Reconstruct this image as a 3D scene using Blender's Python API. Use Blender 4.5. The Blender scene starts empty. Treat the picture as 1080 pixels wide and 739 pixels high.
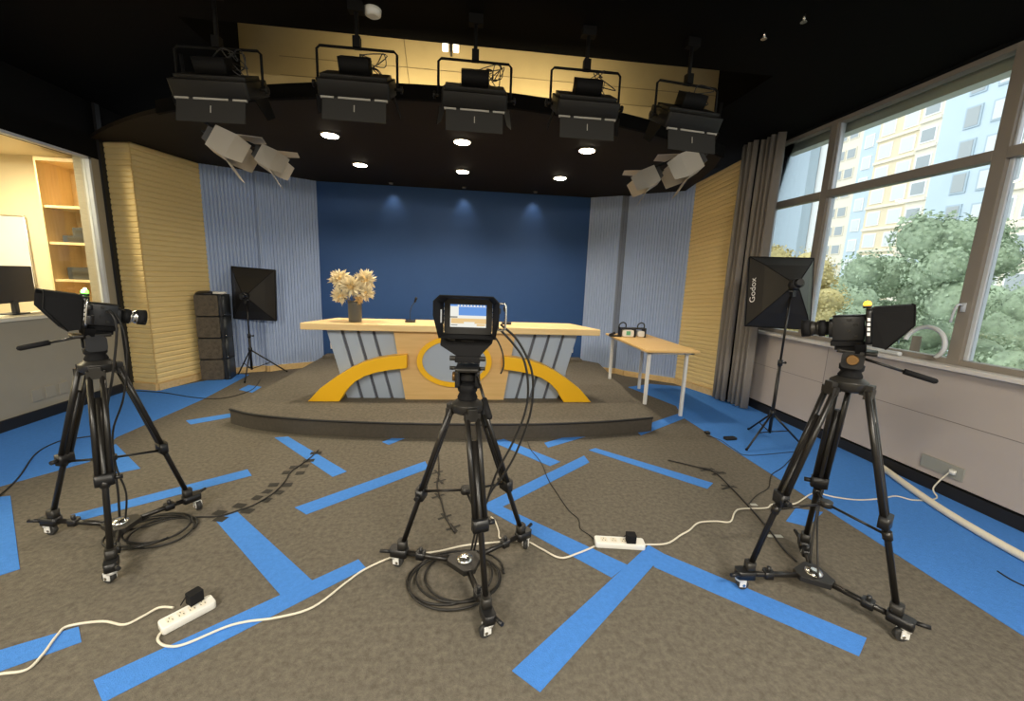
import bpy, math, random
from mathutils import Vector, Matrix
random.seed(7)
C = bpy.context.scene.collection
PI = math.pi

# ------------------------------------------------------------------ camera
CF, CYAW, CPITCH, CROLL, CH = 431.0, .1133, -.1758, .0369, 1.6
cy_, sy_ = math.cos(CYAW), math.sin(CYAW); cp_, sp_ = math.cos(CPITCH), math.sin(CPITCH)
FW = Vector((sy_*cp_, cy_*cp_, sp_)); RT = Vector((cy_, -sy_, 0)); UP = RT.cross(FW)
R2 = RT*math.cos(CROLL) + UP*math.sin(CROLL); U2 = -RT*math.sin(CROLL) + UP*math.cos(CROLL)
cam_d = bpy.data.cameras.new('camera'); cam = bpy.data.objects.new('camera', cam_d); C.objects.link(cam)
m = Matrix((R2, U2, -FW)).transposed().to_4x4(); m.translation = (0, 0, CH)
cam.matrix_world = m
cam_d.sensor_width = 36; cam_d.lens = CF/1080*36; cam_d.clip_start = .05; cam_d.clip_end = 400
bpy.context.scene.camera = cam
def ray(x, y): return R2*((x-540)/CF) + U2*((369.5-y)/CF) + FW
def onz(x, y, z=0.0):                    # survey: the point of a level plane seen at a pixel of the photograph
    d = ray(x, y); t = (z-CH)/d.z; return Vector((d.x*t, d.y*t, z))
def ony(x, y, Y):
    d = ray(x, y); t = Y/d.y; return Vector((d.x*t, Y, CH+d.z*t))
def onx(x, y, X):
    d = ray(x, y); t = X/d.x; return Vector((X, d.y*t, CH+d.z*t))

# ------------------------------------------------------------------ materials
def mat(name, col, rough=.6, metal=0, emit=None, es=1, noise=0, nscale=30, bump=0, bscale=200, trans=0, alpha=1, sheen=0, spec=.5):
    m = bpy.data.materials.new(name); m.use_nodes = True
    nt = m.node_tree; b = nt.nodes['Principled BSDF']
    b.inputs['Base Color'].default_value = (*col, 1); b.inputs['Roughness'].default_value = rough
    b.inputs['Metallic'].default_value = metal; b.inputs['Specular IOR Level'].default_value = spec
    if emit: b.inputs['Emission Color'].default_value = (*emit, 1); b.inputs['Emission Strength'].default_value = es
    if trans: b.inputs['Transmission Weight'].default_value = trans
    if noise or bump:
        tc = nt.nodes.new('ShaderNodeTexCoord')
    if noise:
        n = nt.nodes.new('ShaderNodeTexNoise'); n.inputs['Scale'].default_value = nscale; n.inputs['Detail'].default_value = 6
        n.inputs['Roughness'].default_value = .7
        nt.links.new(tc.outputs['Object'], n.inputs['Vector'])
        r = nt.nodes.new('ShaderNodeMapRange'); r.inputs[1].default_value = .3; r.inputs[2].default_value = .7
        r.inputs[3].default_value = 1-noise; r.inputs[4].default_value = 1+noise
        nt.links.new(n.outputs[0], r.inputs[0])
        v = nt.nodes.new('ShaderNodeVectorMath'); v.operation = 'SCALE'; v.inputs[0].default_value = col
        nt.links.new(r.outputs[0], v.inputs['Scale']); nt.links.new(v.outputs[0], b.inputs['Base Color'])
    if bump:
        n2 = nt.nodes.new('ShaderNodeTexNoise'); n2.inputs['Scale'].default_value = bscale; n2.inputs['Detail'].default_value = 3
        nt.links.new(tc.outputs['Object'], n2.inputs['Vector'])
        bp = nt.nodes.new('ShaderNodeBump'); bp.inputs['Strength'].default_value = bump; bp.inputs['Distance'].default_value = .01
        nt.links.new(n2.outputs[0], bp.inputs['Height']); nt.links.new(bp.outputs[0], b.inputs['Normal'])
    return m
def wood(name, col, col2, scale=3, axis='X'):
    m = bpy.data.materials.new(name); m.use_nodes = True; nt = m.node_tree; b = nt.nodes['Principled BSDF']
    tc = nt.nodes.new('ShaderNodeTexCoord'); mp = nt.nodes.new('ShaderNodeMapping')
    mp.inputs['Scale'].default_value = (1, 12, 12) if axis == 'X' else ((12, 1, 12) if axis == 'Y' else (12, 12, 1))
    n = nt.nodes.new('ShaderNodeTexNoise'); n.inputs['Scale'].default_value = scale; n.inputs['Detail'].default_value = 5
    cr = nt.nodes.new('ShaderNodeValToRGB'); cr.color_ramp.elements[0].color = (*col, 1); cr.color_ramp.elements[1].color = (*col2, 1)
    cr.color_ramp.elements[0].position = .35; cr.color_ramp.elements[1].position = .65
    for a, c in ((tc.outputs['Object'], mp.inputs[0]), (mp.outputs[0], n.inputs[0]), (n.outputs[0], cr.inputs[0]), (cr.outputs[0], b.inputs['Base Color'])): nt.links.new(a, c)
    b.inputs['Roughness'].default_value = .45
    return m
M = dict(
 carpet=mat('grey_brown_carpet', (.150, .134, .108), .95, noise=.30, nscale=34, bump=.4, bscale=240, spec=.1),
 blue_carpet=mat('blue_carpet', (.075, .25, .70), .95, noise=.08, nscale=40, bump=.5, bscale=200, spec=.1),
 black_ceiling=mat('black_ceiling_paint', (.003, .0025, .002), .9, spec=.08),
 stage_ceiling=mat('dark_brown_stage_ceiling', (.016, .011, .006), .8, noise=.1, nscale=3, spec=.2),
 black_wall=mat('black_wall_paint', (.006, .006, .006), .85, spec=.1),
 wall_blue=mat('deep_blue_backdrop', (.026, .085, .255), .55, spec=.4, noise=.03, nscale=4),
 rib_blue=mat('pale_blue_ribbed_board', (.38, .48, .70), .6),
 rib_yellow=mat('yellow_ribbed_board', (.84, .64, .29), .6),
 rib_grey=mat('shadow_gap_board', (.2, .23, .3), .7),
 greywall=mat('grey_beige_wall', (.36, .325, .25), .7, noise=.03, nscale=3),
 pinkwall=mat('warm_grey_wall_panel', (.50, .44, .40), .6, noise=.02, nscale=2),
 seam=mat('panel_seam', (.26, .23, .21), .7),
 base_black=mat('black_kick_board', (.01, .01, .011), .6),
 base_wood=wood('wood_skirting', (.64, .45, .20), (.74, .53, .26), 3),
 cream=mat('cream_paint', (.80, .70, .50), .7),
 cream_ledge=mat('cream_ledge', (.82, .76, .62), .5),
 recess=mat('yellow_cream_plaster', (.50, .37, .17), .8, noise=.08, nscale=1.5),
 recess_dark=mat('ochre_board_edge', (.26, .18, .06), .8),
 shelf=wood('shelf_wood', (.74, .55, .28), (.82, .63, .35), 3, 'Z'),
 desk_top=wood('desk_top_maple', (.83, .58, .27), (.88, .65, .33), 2),
 desk_panel=wood('desk_front_maple', (.66, .43, .17), (.72, .48, .21), 2),
 desk_grey=mat('pale_blue_grey_laminate', (.38, .45, .56), .35),
 groove=mat('dark_groove', (.10, .11, .14), .6),
 desk_yellow=mat('bright_yellow_laminate', (.90, .50, .012), .4),
 disc=mat('grey_blue_disc', (.36, .42, .52), .5),
 table_top=wood('table_top_beech', (.78, .50, .19), (.85, .58, .25), 2),
 white_metal=mat('white_painted_steel', (.8, .8, .78), .35),
 white_plastic=mat('white_plastic', (.85, .84, .78), .35),
 cream_cord=mat('cream_cord', (.75, .70, .58), .5),
 black=mat('black_plastic', (.012, .012, .013), .4),
 matte=mat('matte_black', (.008, .008, .009), .8, spec=.25),
 tripod=mat('black_anodised_tube', (.012, .0105, .009), .34, spec=.5),
 tripod_grey=mat('dark_grey_casting', (.03, .028, .025), .42, metal=.3),
 chrome=mat('bright_metal', (.75, .74, .70), .25, metal=1),
 wheel=mat('dark_rubber_wheel', (.03, .03, .03), .6),
 brass=mat('bronze_dial', (.25, .14, .05), .4, metal=.6),
 frame_out=mat('window_frame_taupe', (.29, .26, .225), .45),
 frame_in=mat('pale_frame_edge', (.62, .66, .72), .4),
 sill=mat('pale_stone_sill', (.74, .70, .66), .4),
 blind=mat('grey_green_lintel', (.62, .66, .60), .8),
 curtain=mat('grey_brown_curtain', (.26, .235, .21), .9, noise=.06, nscale=8, spec=.1),
 soft_black=mat('black_nylon', (.026, .023, .019), .45, spec=.4),
 soft_white=mat('white_diffuser', (.8, .8, .8), .8),
 grille=mat('speaker_grille', (.10, .08, .055), .8, noise=.45, nscale=25, bump=.6, bscale=90),
 case_side=mat('case_side', (.03, .035, .04), .5),
 fixture=mat('studio_light_housing', (.006, .005, .0035), .55, spec=.3),
 fixture_dark=mat('studio_light_black', (.0015, .0012, .001), .7, spec=.2),
 door_grey=mat('barn_door_grey', (.020, .019, .017), .6, spec=.3),
 door_edge=mat('barn_door_pale', (.35, .33, .29), .5),
 flood=mat('off_white_housing', (.55, .50, .42), .5),
 vase=mat('grey_ceramic', (.09, .088, .078), .4),
 bloom=mat('cream_petals', (.86, .76, .53), .8),
 bloom_core=mat('yellow_bloom_core', (.75, .52, .22), .8),
 stem=mat('dried_stem', (.25, .19, .09), .8),
 tape=mat('black_tape', (.02, .018, .014), .7),
 tape_pale=mat('pale_tape', (.45, .46, .42), .6),
 cable=mat('black_cable', (.014, .013, .012), .5),
 socket=mat('grey_socket_plate', (.33, .33, .29), .5),
 tanbox=mat('pale_wall_socket', (.36, .33, .26), .5),
 white_mark=mat('white_mark', (.85, .85, .85), .5),
 green_led=mat('green_tally', (.1, .8, .1), .4, emit=(.12, 1, .05), es=6),
 white_led=mat('white_tally_core', (.8, 1, .8), .4, emit=(.8, 1, .75), es=8),
 orange_led=mat('orange_tally', (.9, .4, .05), .4, emit=(1, .42, .03), es=3.5),
 lamp=mat('downlight_glow', (1, 1, 1), .4, emit=(1, .86, .62), es=45),
 lamp_ring=mat('downlight_ring', (.2, .17, .13), .4),
 lamp_off=mat('frosted_lamp', (1, 1, 1), .4, emit=(1, .9, .72), es=2.2),
 fill_panel=mat('fill_panel_glow', (1, 1, 1), .4, emit=(1, .92, .80), es=7),  # glow of the added fill panels behind the viewer
 scr_white=mat('screen_white', (0, 0, 0), .3, emit=(.85, .85, .78), es=1.0),
 scr_blue=mat('screen_blue', (0, 0, 0), .3, emit=(.12, .30, .72), es=1.0),
 scr_tan=mat('screen_tan', (0, 0, 0), .3, emit=(.80, .55, .25), es=1.0),
 scr_dark=mat('screen_dark', (0, 0, 0), .3, emit=(.25, .25, .22), es=1.0),
 green_mark=mat('green_mark', (.12, .42, .25), .5),
 hose=mat('translucent_hose', (.72, .76, .80), .3, alpha=.6),
 b_cream=mat('facade_cream', (.80, .74, .62), .8, noise=.03, nscale=.3),  # facade and pane colours are pastel, with the window haze put into them
 b_yellow=mat('facade_yellow', (.76, .66, .48), .8, noise=.03, nscale=.3),
 b_blue=mat('facade_pale_blue', (.54, .65, .74), .8, noise=.03, nscale=.3),
 b_slate=mat('facade_blue_grey', (.42, .52, .60), .8),
 b_white=mat('facade_white', (.86, .87, .86), .8),
 b_glass=mat('dark_pane', (.38, .42, .44), .6),
 b_pale=mat('light_pane', (.66, .70, .72), .6),
 ground=mat('street_ground', (.30, .32, .27), .9),
 leaf_g=mat('green_foliage', (.31, .39, .26), .85, noise=.35, nscale=3.5, bump=1, bscale=14),  # foliage colours paled and desaturated to stand in for haze
 leaf_y=mat('yellow_green_foliage', (.56, .48, .22), .85, noise=.3, nscale=3, bump=1, bscale=14),
 bark=mat('bark', (.12, .09, .06), .9),
)
def glass_mat():
    m = bpy.data.materials.new('window_glass'); m.use_nodes = True; nt = m.node_tree
    nt.nodes.remove(nt.nodes['Principled BSDF'])
    t = nt.nodes.new('ShaderNodeBsdfTransparent'); t.inputs[0].default_value = (.96, .98, .97, 1)
    g = nt.nodes.new('ShaderNodeBsdfGlossy'); g.inputs['Roughness'].default_value = .02
    lw = nt.nodes.new('ShaderNodeFresnel'); lw.inputs[0].default_value = 1.25
    mx = nt.nodes.new('ShaderNodeMixShader')
    nt.links.new(lw.outputs[0], mx.inputs[0]); nt.links.new(t.outputs[0], mx.inputs[1]); nt.links.new(g.outputs[0], mx.inputs[2])
    nt.links.new(mx.outputs[0], nt.nodes['Material Output'].inputs[0]); return m
M['glass'] = glass_mat()

# ------------------------------------------------------------------ mesh builder
class MB:
    def __init__(s): s.v = []; s.f = []; s.mi = []; s.sm = []; s.cur = 0; s.mats = []
    def m(s, name):
        if name not in s.mats: s.mats.append(name)
        s.cur = s.mats.index(name); return s
    def face(s, idx, smooth=False): s.f.append(idx); s.mi.append(s.cur); s.sm.append(smooth)
    def poly(s, pts):
        n = len(s.v); s.v += [Vector(p) for p in pts]; s.face(list(range(n, n+len(pts)))); return s
    def box(s, c, d, rot=None):
        c = Vector(c); n = len(s.v); R = rot or Matrix.Identity(3)
        for x in (-.5, .5):
            for y in (-.5, .5):
                for z in (-.5, .5): s.v.append(c + R @ Vector((x*d[0], y*d[1], z*d[2])))
        for q in ((0,1,3,2),(4,6,7,5),(0,4,5,1),(2,3,7,6),(0,2,6,4),(1,5,7,3)): s.face([n+i for i in q])
        return s
    def b2(s, lo, hi): return s.box([(a+b)/2 for a, b in zip(lo, hi)], [abs(b-a) for a, b in zip(lo, hi)])
    def rbox(s, c, d, r, rot=None, axis=2, seg=4):     # box with four rounded edges along one axis
        a = [i for i in range(3) if i != axis]; pts = []
        hx, hy = d[a[0]]/2, d[a[1]]/2; r = min(r, hx*.99, hy*.99)
        for k, (sx, sy) in enumerate(((1,1),(-1,1),(-1,-1),(1,-1))):
            for j in range(seg+1):
                an = PI/2*(k + j/seg); pts.append((sx*(hx-r)+r*math.cos(an), sy*(hy-r)+r*math.sin(an)))
        R = rot or Matrix.Identity(3); n = len(s.v); N = len(pts)
        for e in (-.5, .5):
            for p in pts:
                q = [0, 0, 0]; q[a[0]] = p[0]; q[a[1]] = p[1]; q[axis] = e*d[axis]
                s.v.append(Vector(c) + R @ Vector(q))
        s.face([n+i for i in reversed(range(N))]); s.face([n+N+i for i in range(N)])
        for i in range(N): s.face([n+i, n+(i+1) % N, n+N+(i+1) % N, n+N+i], True)
        return s
    def cone(s, a, b, r1, r2=None, seg=12, caps=True):
        a, b = Vector(a), Vector(b); r2 = r1 if r2 is None else r2
        z = (b-a).normalized(); x = z.orthogonal().normalized(); y = z.cross(x); n = len(s.v)
        for p, r in ((a, r1), (b, r2)):
            for i in range(seg):
                t = 2*PI*i/seg; s.v.append(p + x*(r*math.cos(t)) + y*(r*math.sin(t)))
        for i in range(seg): s.face([n+i, n+(i+1) % seg, n+seg+(i+1) % seg, n+seg+i], True)
        if caps: s.face([n+i for i in reversed(range(seg))]); s.face([n+seg+i for i in range(seg)])
        return s
    def lathe(s, c, prof, seg=20, rot=None):           # prof: (r, z)
        n = len(s.v); R = rot or Matrix.Identity(3)
        for r, z in prof:
            for i in range(seg):
                t = 2*PI*i/seg; s.v.append(Vector(c) + R @ Vector((r*math.cos(t), r*math.sin(t), z)))
        for k in range(len(prof)-1):
            for i in range(seg):
                a = n+k*seg; s.face([a+i, a+(i+1) % seg, a+seg+(i+1) % seg, a+seg+i], True)
        s.face([n+i for i in reversed(range(seg))]); e = n+(len(prof)-1)*seg; s.face([e+i for i in range(seg)])
        return s
    def tube(s, pts, r, seg=8, closed=False):
        P = [Vector(p) for p in pts]; N = len(P); n = len(s.v); up = None
        for i, p in enumerate(P):
            if closed: t = P[(i+1) % N]-P[i-1]
            else: t = (P[min(i+1, N-1)]-P[max(i-1, 0)])
            t = t.normalized() if t.length > 1e-9 else Vector((0, 0, 1))
            x = t.orthogonal().normalized() if up is None else (up - t*up.dot(t))
            if x.length < 1e-6: x = t.orthogonal()
            x.normalize(); up = x; y = t.cross(x)
            for k in range(seg):
                a = 2*PI*k/seg; s.v.append(p + x*(r*math.cos(a)) + y*(r*math.sin(a)))
        for i in range(N if closed else N-1):
            a = n+i*seg; b = n+((i+1) % N)*seg
            for k in range(seg): s.face([a+k, a+(k+1) % seg, b+(k+1) % seg, b+k], True)
        if not closed:
            s.face([n+k for k in reversed(range(seg))]); s.face([n+(N-1)*seg+k for k in range(seg)])
        return s
    def prism(s, pts, vec):
        P = [Vector(p) for p in pts]; vec = Vector(vec); n = len(s.v); N = len(P)
        s.v += P + [p+vec for p in P]
        s.face([n+i for i in reversed(range(N))]); s.face([n+N+i for i in range(N)])
        for i in range(N): s.face([n+i, n+(i+1) % N, n+N+(i+1) % N, n+N+i])
        return s
    def ball(s, c, r, seg=14, sc=(1, 1, 1)):
        n = len(s.v); c = Vector(c); rings = seg//2
        s.v.append(c+Vector((0, 0, -r*sc[2])))
        for k in range(1, rings):
            ph = -PI/2+PI*k/rings
            for i in range(seg):
                t = 2*PI*i/seg; s.v.append(c+Vector((r*sc[0]*math.cos(ph)*math.cos(t), r*sc[1]*math.cos(ph)*math.sin(t), r*sc[2]*math.sin(ph))))
        s.v.append(c+Vector((0, 0, r*sc[2]))); top = len(s.v)-1
        for i in range(seg): s.face([n, n+1+(i+1) % seg, n+1+i], True)
        for k in range(rings-2):
            a = n+1+k*seg
            for i in range(seg): s.face([a+i, a+(i+1) % seg, a+seg+(i+1) % seg, a+seg+i], True)
        a = n+1+(rings-2)*seg
        for i in range(seg): s.face([a+i, a+(i+1) % seg, top], True)
        return s
    def build(s, name, parent=None, bevel=0):
        me = bpy.data.meshes.new(name); me.from_pydata([tuple(v) for v in s.v], [], s.f)
        for n in s.mats: me.materials.append(M[n])
        me.polygons.foreach_set('material_index', s.mi); me.polygons.foreach_set('use_smooth', s.sm); me.update()
        o = bpy.data.objects.new(name, me); C.objects.link(o)
        if parent: o.parent = parent
        if bevel:
            b = o.modifiers.new('bevel', 'BEVEL'); b.width = bevel; b.segments = 2; b.limit_method = 'ANGLE'; b.angle_limit = .9
        return o
def tag(o, label, cat, group=None, kind=None):
    o['label'] = label; o['category'] = cat
    if group: o['group'] = group
    if kind: o['kind'] = kind
    return o
def thing(name, label, cat, loc=(0, 0, 0), rz=0, group=None):
    o = bpy.data.objects.new(name, None); C.objects.link(o); o.empty_display_size = .1
    o.location = loc; o.rotation_euler = (0, 0, rz); return tag(o, label, cat, group)
def struct(mb, name, parent=None, bevel=0):
    o = mb.build(name, parent, bevel)
    if not parent: o['kind'] = 'structure'
    return o
def copy_tree(o, parent=None):
    c = o.copy(); C.objects.link(c)
    if parent: c.parent = parent
    for ch in [x for x in bpy.data.objects if x.parent == o]: copy_tree(ch, c)
    return c
def RZ(a): return Matrix.Rotation(a, 3, 'Z')
def RX(a): return Matrix.Rotation(a, 3, 'X')
def RY(a): return Matrix.Rotation(a, 3, 'Y')
def smooth(pts, n=6, closed=False):       # Catmull-Rom
    P = [Vector(p) for p in pts]; out = []; N = len(P)
    for i in range(N if closed else N-1):
        if closed: p0, p1, p2, p3 = P[i-1], P[i], P[(i+1) % N], P[(i+2) % N]
        else: p0, p1, p2, p3 = P[max(i-1, 0)], P[i], P[i+1], P[min(i+2, N-1)]
        for k in range(n):
            t = k/n; out.append(.5*((2*p1)+(p2-p0)*t+(2*p0-5*p1+4*p2-p3)*t*t+(3*p1-p0-3*p2+p3)*t*t*t))
    if not closed: out.append(P[-1])
    return out

# ------------------------------------------------------------------ room numbers
XL, XR, YB = -4.31, 3.835, 7.17
ZC, ZS = 3.4, 3.0            # room ceiling, stage ceiling
YF = -3.2                    # wall behind the viewer
PT = .17                     # platform top
LB = [(-4.31, 5.66), (-3.95, 5.57), (-3.73, 6.45), (-3.16, 6.74), (-3.10, 6.70), (-2.98, 6.82), (-2.42, YB)]
RB = [(2.08, YB), (2.53, 6.86), (2.64, 6.86), (2.74, 6.68), (3.40, 6.16), (3.66, 5.30), (XR, 5.25)]

# floor with blue inlays
f = MB().m('carpet'); f.b2((-7, YF, -.12), (XR+.1, YB+.1, 0))
f.m('blue_carpet')
def inlay(px, h=.003):
    pts = [onz(x, y) for x, y in px]
    a = sum(pts[i].x*pts[(i+1) % len(pts)].y - pts[(i+1) % len(pts)].x*pts[i].y for i in range(len(pts)))
    if a < 0: pts.reverse()
    f.prism(pts, (0, 0, h))
inlay([(289.6,461.5),(303.9,460.5),(365.5,497.2),(350.7,502.8)])
inlay([(311,535.2),(323,542.5),(452,494),(448.5,486.5)])
inlay([(75,543),(84,549),(265.5,501.5),(261,495)])
inlay([(226.6,548),(250.5,540),(330,613),(297,629)])
inlay([(98.6,717.5),(108.5,741),(386,599),(378,590)], .0028)
inlay([(-14,690),(-14,713),(86,677),(83,661)])
inlay([(512,536.5),(529,534),(662,596),(645,609)])
inlay([(508,533),(521,539),(621.5,487.5),(616,480.5)], .0028)
inlay([(519,466),(531,463),(591,487),(580,491.5)])
inlay([(403,466),(425,458),(430,461),(410,469)])
inlay([(574,467),(578,472),(622,459),(614,456)])
inlay([(621,474.7),(628,472.6),(752,509.5),(746,515.5)])
inlay([(540,707.5),(569.5,730),(700,584),(684,575)])
inlay([(683,577),(690,598),(906,692),(914,673)], .0028)
inlay([(196,443.5),(201,447.5),(243,440),(243,436)])
inlay([(668,452),(676,459),(722,441),(716,436)], .0028)
inlay([(839,536),(829,549.5),(852,555.5),(868,540)], .0028)
inlay([(0,524),(11,523),(21,600),(-4,608)])
inlay([(100,486),(122,468),(148,494),(118,500)], .0028)
# long blue bands along both side walls
f.b2((XR-.001, YF, -.02), (XR, YF+.01, -.01))
rb = [onz(720,440), onz(750,460), onz(830,511), onz(950,588), onz(1080,671)]
d = (rb[-1]-rb[0]).normalized(); end = rb[-1]+d*4.5
f.prism([rb[0], rb[-1], Vector((2.9, YF, 0)), Vector((XR, YF, 0)), Vector((XR, 5.3, 0)), Vector((3.42, 5.95, 0)), Vector((2.95, 6.1, 0)), Vector((2.5, 5.9, 0)), onz(713,428)], (0, 0, .0031))
lb = [onz(0,513), onz(30,505), onz(94,487), onz(123,461), onz(213,421.5), onz(263,395)]
f.prism([Vector((XL, YF, 0)), Vector((-3.2, YF, 0)), lb[0], lb[2], lb[3], lb[4], Vector((lb[5].x, lb[5].y, 0)), Vector((-3.45, 6.5, 0)), Vector((-3.95, 5.6, 0)), Vector((XL, 5.6, 0))], (0, 0, .0031))
struct(f, 'floor')
for px in ([(252,411),(262,406),(276,408),(266,414)],):
    g = MB().m('blue_carpet'); pts = [onz(*p) for p in px]; g.prism(pts if 1 else pts, (0, 0, .003)); struct(g, 'trim_1')

# room ceiling (black) with the lit recess in front of the stage
RX0, RX1, RY0, RY1 = -2.15, 2.6, 3.64, 4.5
c = MB().m('black_ceiling')
c.b2((XL-.1, YF, ZC), (XR+.1, RY0, ZC+.1)); c.b2((XL-.1, RY0, ZC), (RX0, YB+.1, ZC+.1)); c.b2((RX1, RY0, ZC), (XR+.1, YB+.1, ZC+.1))
c.b2((RX0, RY1+.05, ZC), (RX1, YB+.1, ZC+.1))
c.b2((RX0-.05, RY0-.05, ZC+.1), (RX1+.05, RY0, 4.05)); c.b2((RX0-.05, RY0, ZC+.1), (RX0, RY1+.05, 4.05)); c.b2((RX1, RY0, ZC+.1), (RX1+.05, RY1+.05, 4.05))
c.b2((RX0-.05, RY0-.05, 4.05), (RX1+.05, RY1+.05, 4.1))
struct(c, 'ceiling')
# back face of the recess
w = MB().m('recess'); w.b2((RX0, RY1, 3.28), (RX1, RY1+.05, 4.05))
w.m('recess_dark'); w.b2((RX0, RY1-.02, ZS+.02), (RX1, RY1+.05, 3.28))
w.m('stem')
w.box((-.62, RY1-.001, 3.6), (.006, .004, .6), RY(-.12)); w.box((.4, RY1-.001, 3.58), (4.4, .004, .005)); w.box((.4, RY1-.001, 3.42), (4.4, .004, .004))
struct(w, 'trim_2')
# stage ceiling, curved front like the platform below it
def front(x): return 3.66 + .105*(x+.1)**2
xs = [-4.31+ (2.76+4.31)*i/40 for i in range(41)]
pl = [(x, min(front(x), 5.6)) for x in xs] + [(2.96, 5.0), (3.17, 5.75), (3.30, 6.32), (2.2, YB+.1), (-2.5, YB+.1), (-4.31, 6.8)]
c = MB().m('stage_ceiling')
c.prism([(x, y, ZS) for x, y in pl], (0, 0, .04))
c.m('black_ceiling')
for i in range(len(xs)-1):
    a, b = pl[i], pl[i+1]
    if abs(a[0]) < 2.9: c.prism([(a[0], a[1]-.03, ZS-.02), (b[0], b[1]-.03, ZS-.02), (b[0], b[1]+.01, ZS-.02), (a[0], a[1]+.01, ZS-.02)], (0, 0, .11))
struct(c, 'ceiling_stage')

# back wall and ribbed side walls
w = MB().m('wall_blue'); w.b2((-2.6, YB, 0), (2.3, YB+.1, ZC)); struct(w, 'wall_back')
def ribbed(name, segs, z0, z1s, pitch, vertical, depth, matname, flatmat=None):
    mb = MB().m(matname)
    for (p, q, za, zb) in segs:
        a, b = Vector((*p, 0)), Vector((*q, 0)); L = (b-a).length; t = (b-a)/L; n = Vector((t.y, -t.x, 0))
        if vertical:
            k = max(1, round(L/pitch)); w_ = L/k
            for i in range(k):
                u0, u1, u2, u3 = i*w_, i*w_+w_*.2, i*w_+w_*.8, (i+1)*w_
                P = [a+t*u0, a+t*u1+n*depth, a+t*u2+n*depth, a+t*u3]
                for j in range(3):
                    mb.poly([P[j]+Vector((0,0,z0)), P[j+1]+Vector((0,0,z0)), P[j+1]+Vector((0,0,za)), P[j]+Vector((0,0,za))])
        else:
            k = round((max(za, zb)-z0)/pitch); h = (max(za, zb)-z0)/k
            for i in range(k):
                za_ = za-z0; zb_ = zb-z0; H = max(za_, zb_)
                zz = [i*h, i*h+h*.22, i*h+h*.78, (i+1)*h]; dd = [0, depth, depth, 0]
                for j in range(3):
                    mb.poly([a+n*dd[j]+Vector((0,0,z0+zz[j]*za_/H)), b+n*dd[j]+Vector((0,0,z0+zz[j]*zb_/H)),
                             b+n*dd[j+1]+Vector((0,0,z0+zz[j+1]*zb_/H)), a+n*dd[j+1]+Vector((0,0,z0+zz[j+1]*za_/H))])
        o_ = -n*.08
        mb.prism([a-n*.001, b-n*.001, b+o_, a+o_], (0, 0, min(za, zb)))
    o = mb.build(name); o['kind'] = 'structure'; return o
ribbed('wall_left_yellow', [(LB[0], LB[1], ZS, ZS), (LB[1], LB[2], ZS, ZS)], .09, 0, .064, False, .012, 'rib_yellow')
ribbed('wall_left_blue', [(LB[i], LB[i+1], ZS, ZS) for i in range(2, 6)], .09, 0, .045, True, .012, 'rib_blue')
ribbed('wall_right_blue', [(RB[i], RB[i+1], ZS+.10, ZS+.10) for i in (0, 2, 3)], .09, 0, .045, True, .012, 'rib_blue')
ribbed('wall_right_gap', [(RB[1], RB[2], ZS+.12, ZS+.12)], 0, 0, .045, True, .008, 'rib_grey')
ribbed('wall_right_yellow', [(RB[4], RB[5], 3.1, 3.30)], .09, 0, .064, False, .012, 'rib_yellow')
k = MB().m('black_wall'); k.b2((RB[5][0]-.01, 5.25, 0), (XR+.02, 5.31, ZC)); k.b2((XR, 5.2, 0), (XR+.1, YB, ZC)); struct(k, 'wall_right_corner')
k = MB().m('black_wall'); k.b2((XL-.1, 5.7, 0), (XL, YB, ZC)); struct(k, 'wall_left_corner')
# wood skirting at the foot of the ribbed walls
def skirt(name, pts):
    mb = MB().m('base_wood')
    for p, q in zip(pts, pts[1:]):
        a, b = Vector((*p, 0)), Vector((*q, 0)); t = (b-a).normalized(); n = Vector((t.y, -t.x, 0))
        mb.prism([a+n*.03, b+n*.03, b-n*.01, a-n*.01], (0, 0, .09))
    return struct(mb, name)
skirt('baseboard_left_stage', LB); skirt('baseboard_right_stage', RB[:6])

# left wall with the control room opening
OY1, OZ0, OZ1 = 5.47, 1.05, 2.78
w = MB().m('greywall'); w.b2((XL-.18, YF, 0), (XL, 5.66, OZ0-.03))
w.m('black_wall'); w.b2((XL-.18, YF, OZ1), (XL, 5.66, ZC))
w.m('greywall'); w.b2((XL-.18, OY1, OZ0-.03), (XL, 5.60, OZ1)); w.b2((XL-.18, YF, OZ0-.03), (XL, YF+.3, OZ1))
struct(w, 'wall_left')
w = MB().m('base_black'); w.b2((XL, 5.585, 0), (XL+.03, 5.65, ZC)); struct(w, 'trim_3')
w = MB().m('base_black'); w.b2((XL, YF, 0), (XL+.02, 5.585, .11)); struct(w, 'baseboard_left')
w = MB().m('cream_ledge'); w.b2((XL-.40, YF+.3, OZ0-.03), (XL+.015, OY1, OZ0)); struct(w, 'trim_4')
w = MB().m('frame_in'); w.b2((XL-.06, OY1-.03, OZ0), (XL+.01, OY1, OZ1)); w.b2((XL-.06, YF+.3, OZ1-.025), (XL+.01, OY1, OZ1)); w.b2((XL-.06, 1.4, OZ0), (XL+.01, 1.44, OZ1))
wf = struct(w, 'window_1')
g = MB().m('glass'); g.b2((XL-.035, YF+.3, OZ0), (XL-.029, OY1-.03, OZ1-.025)); g.build('pane', wf)
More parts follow.
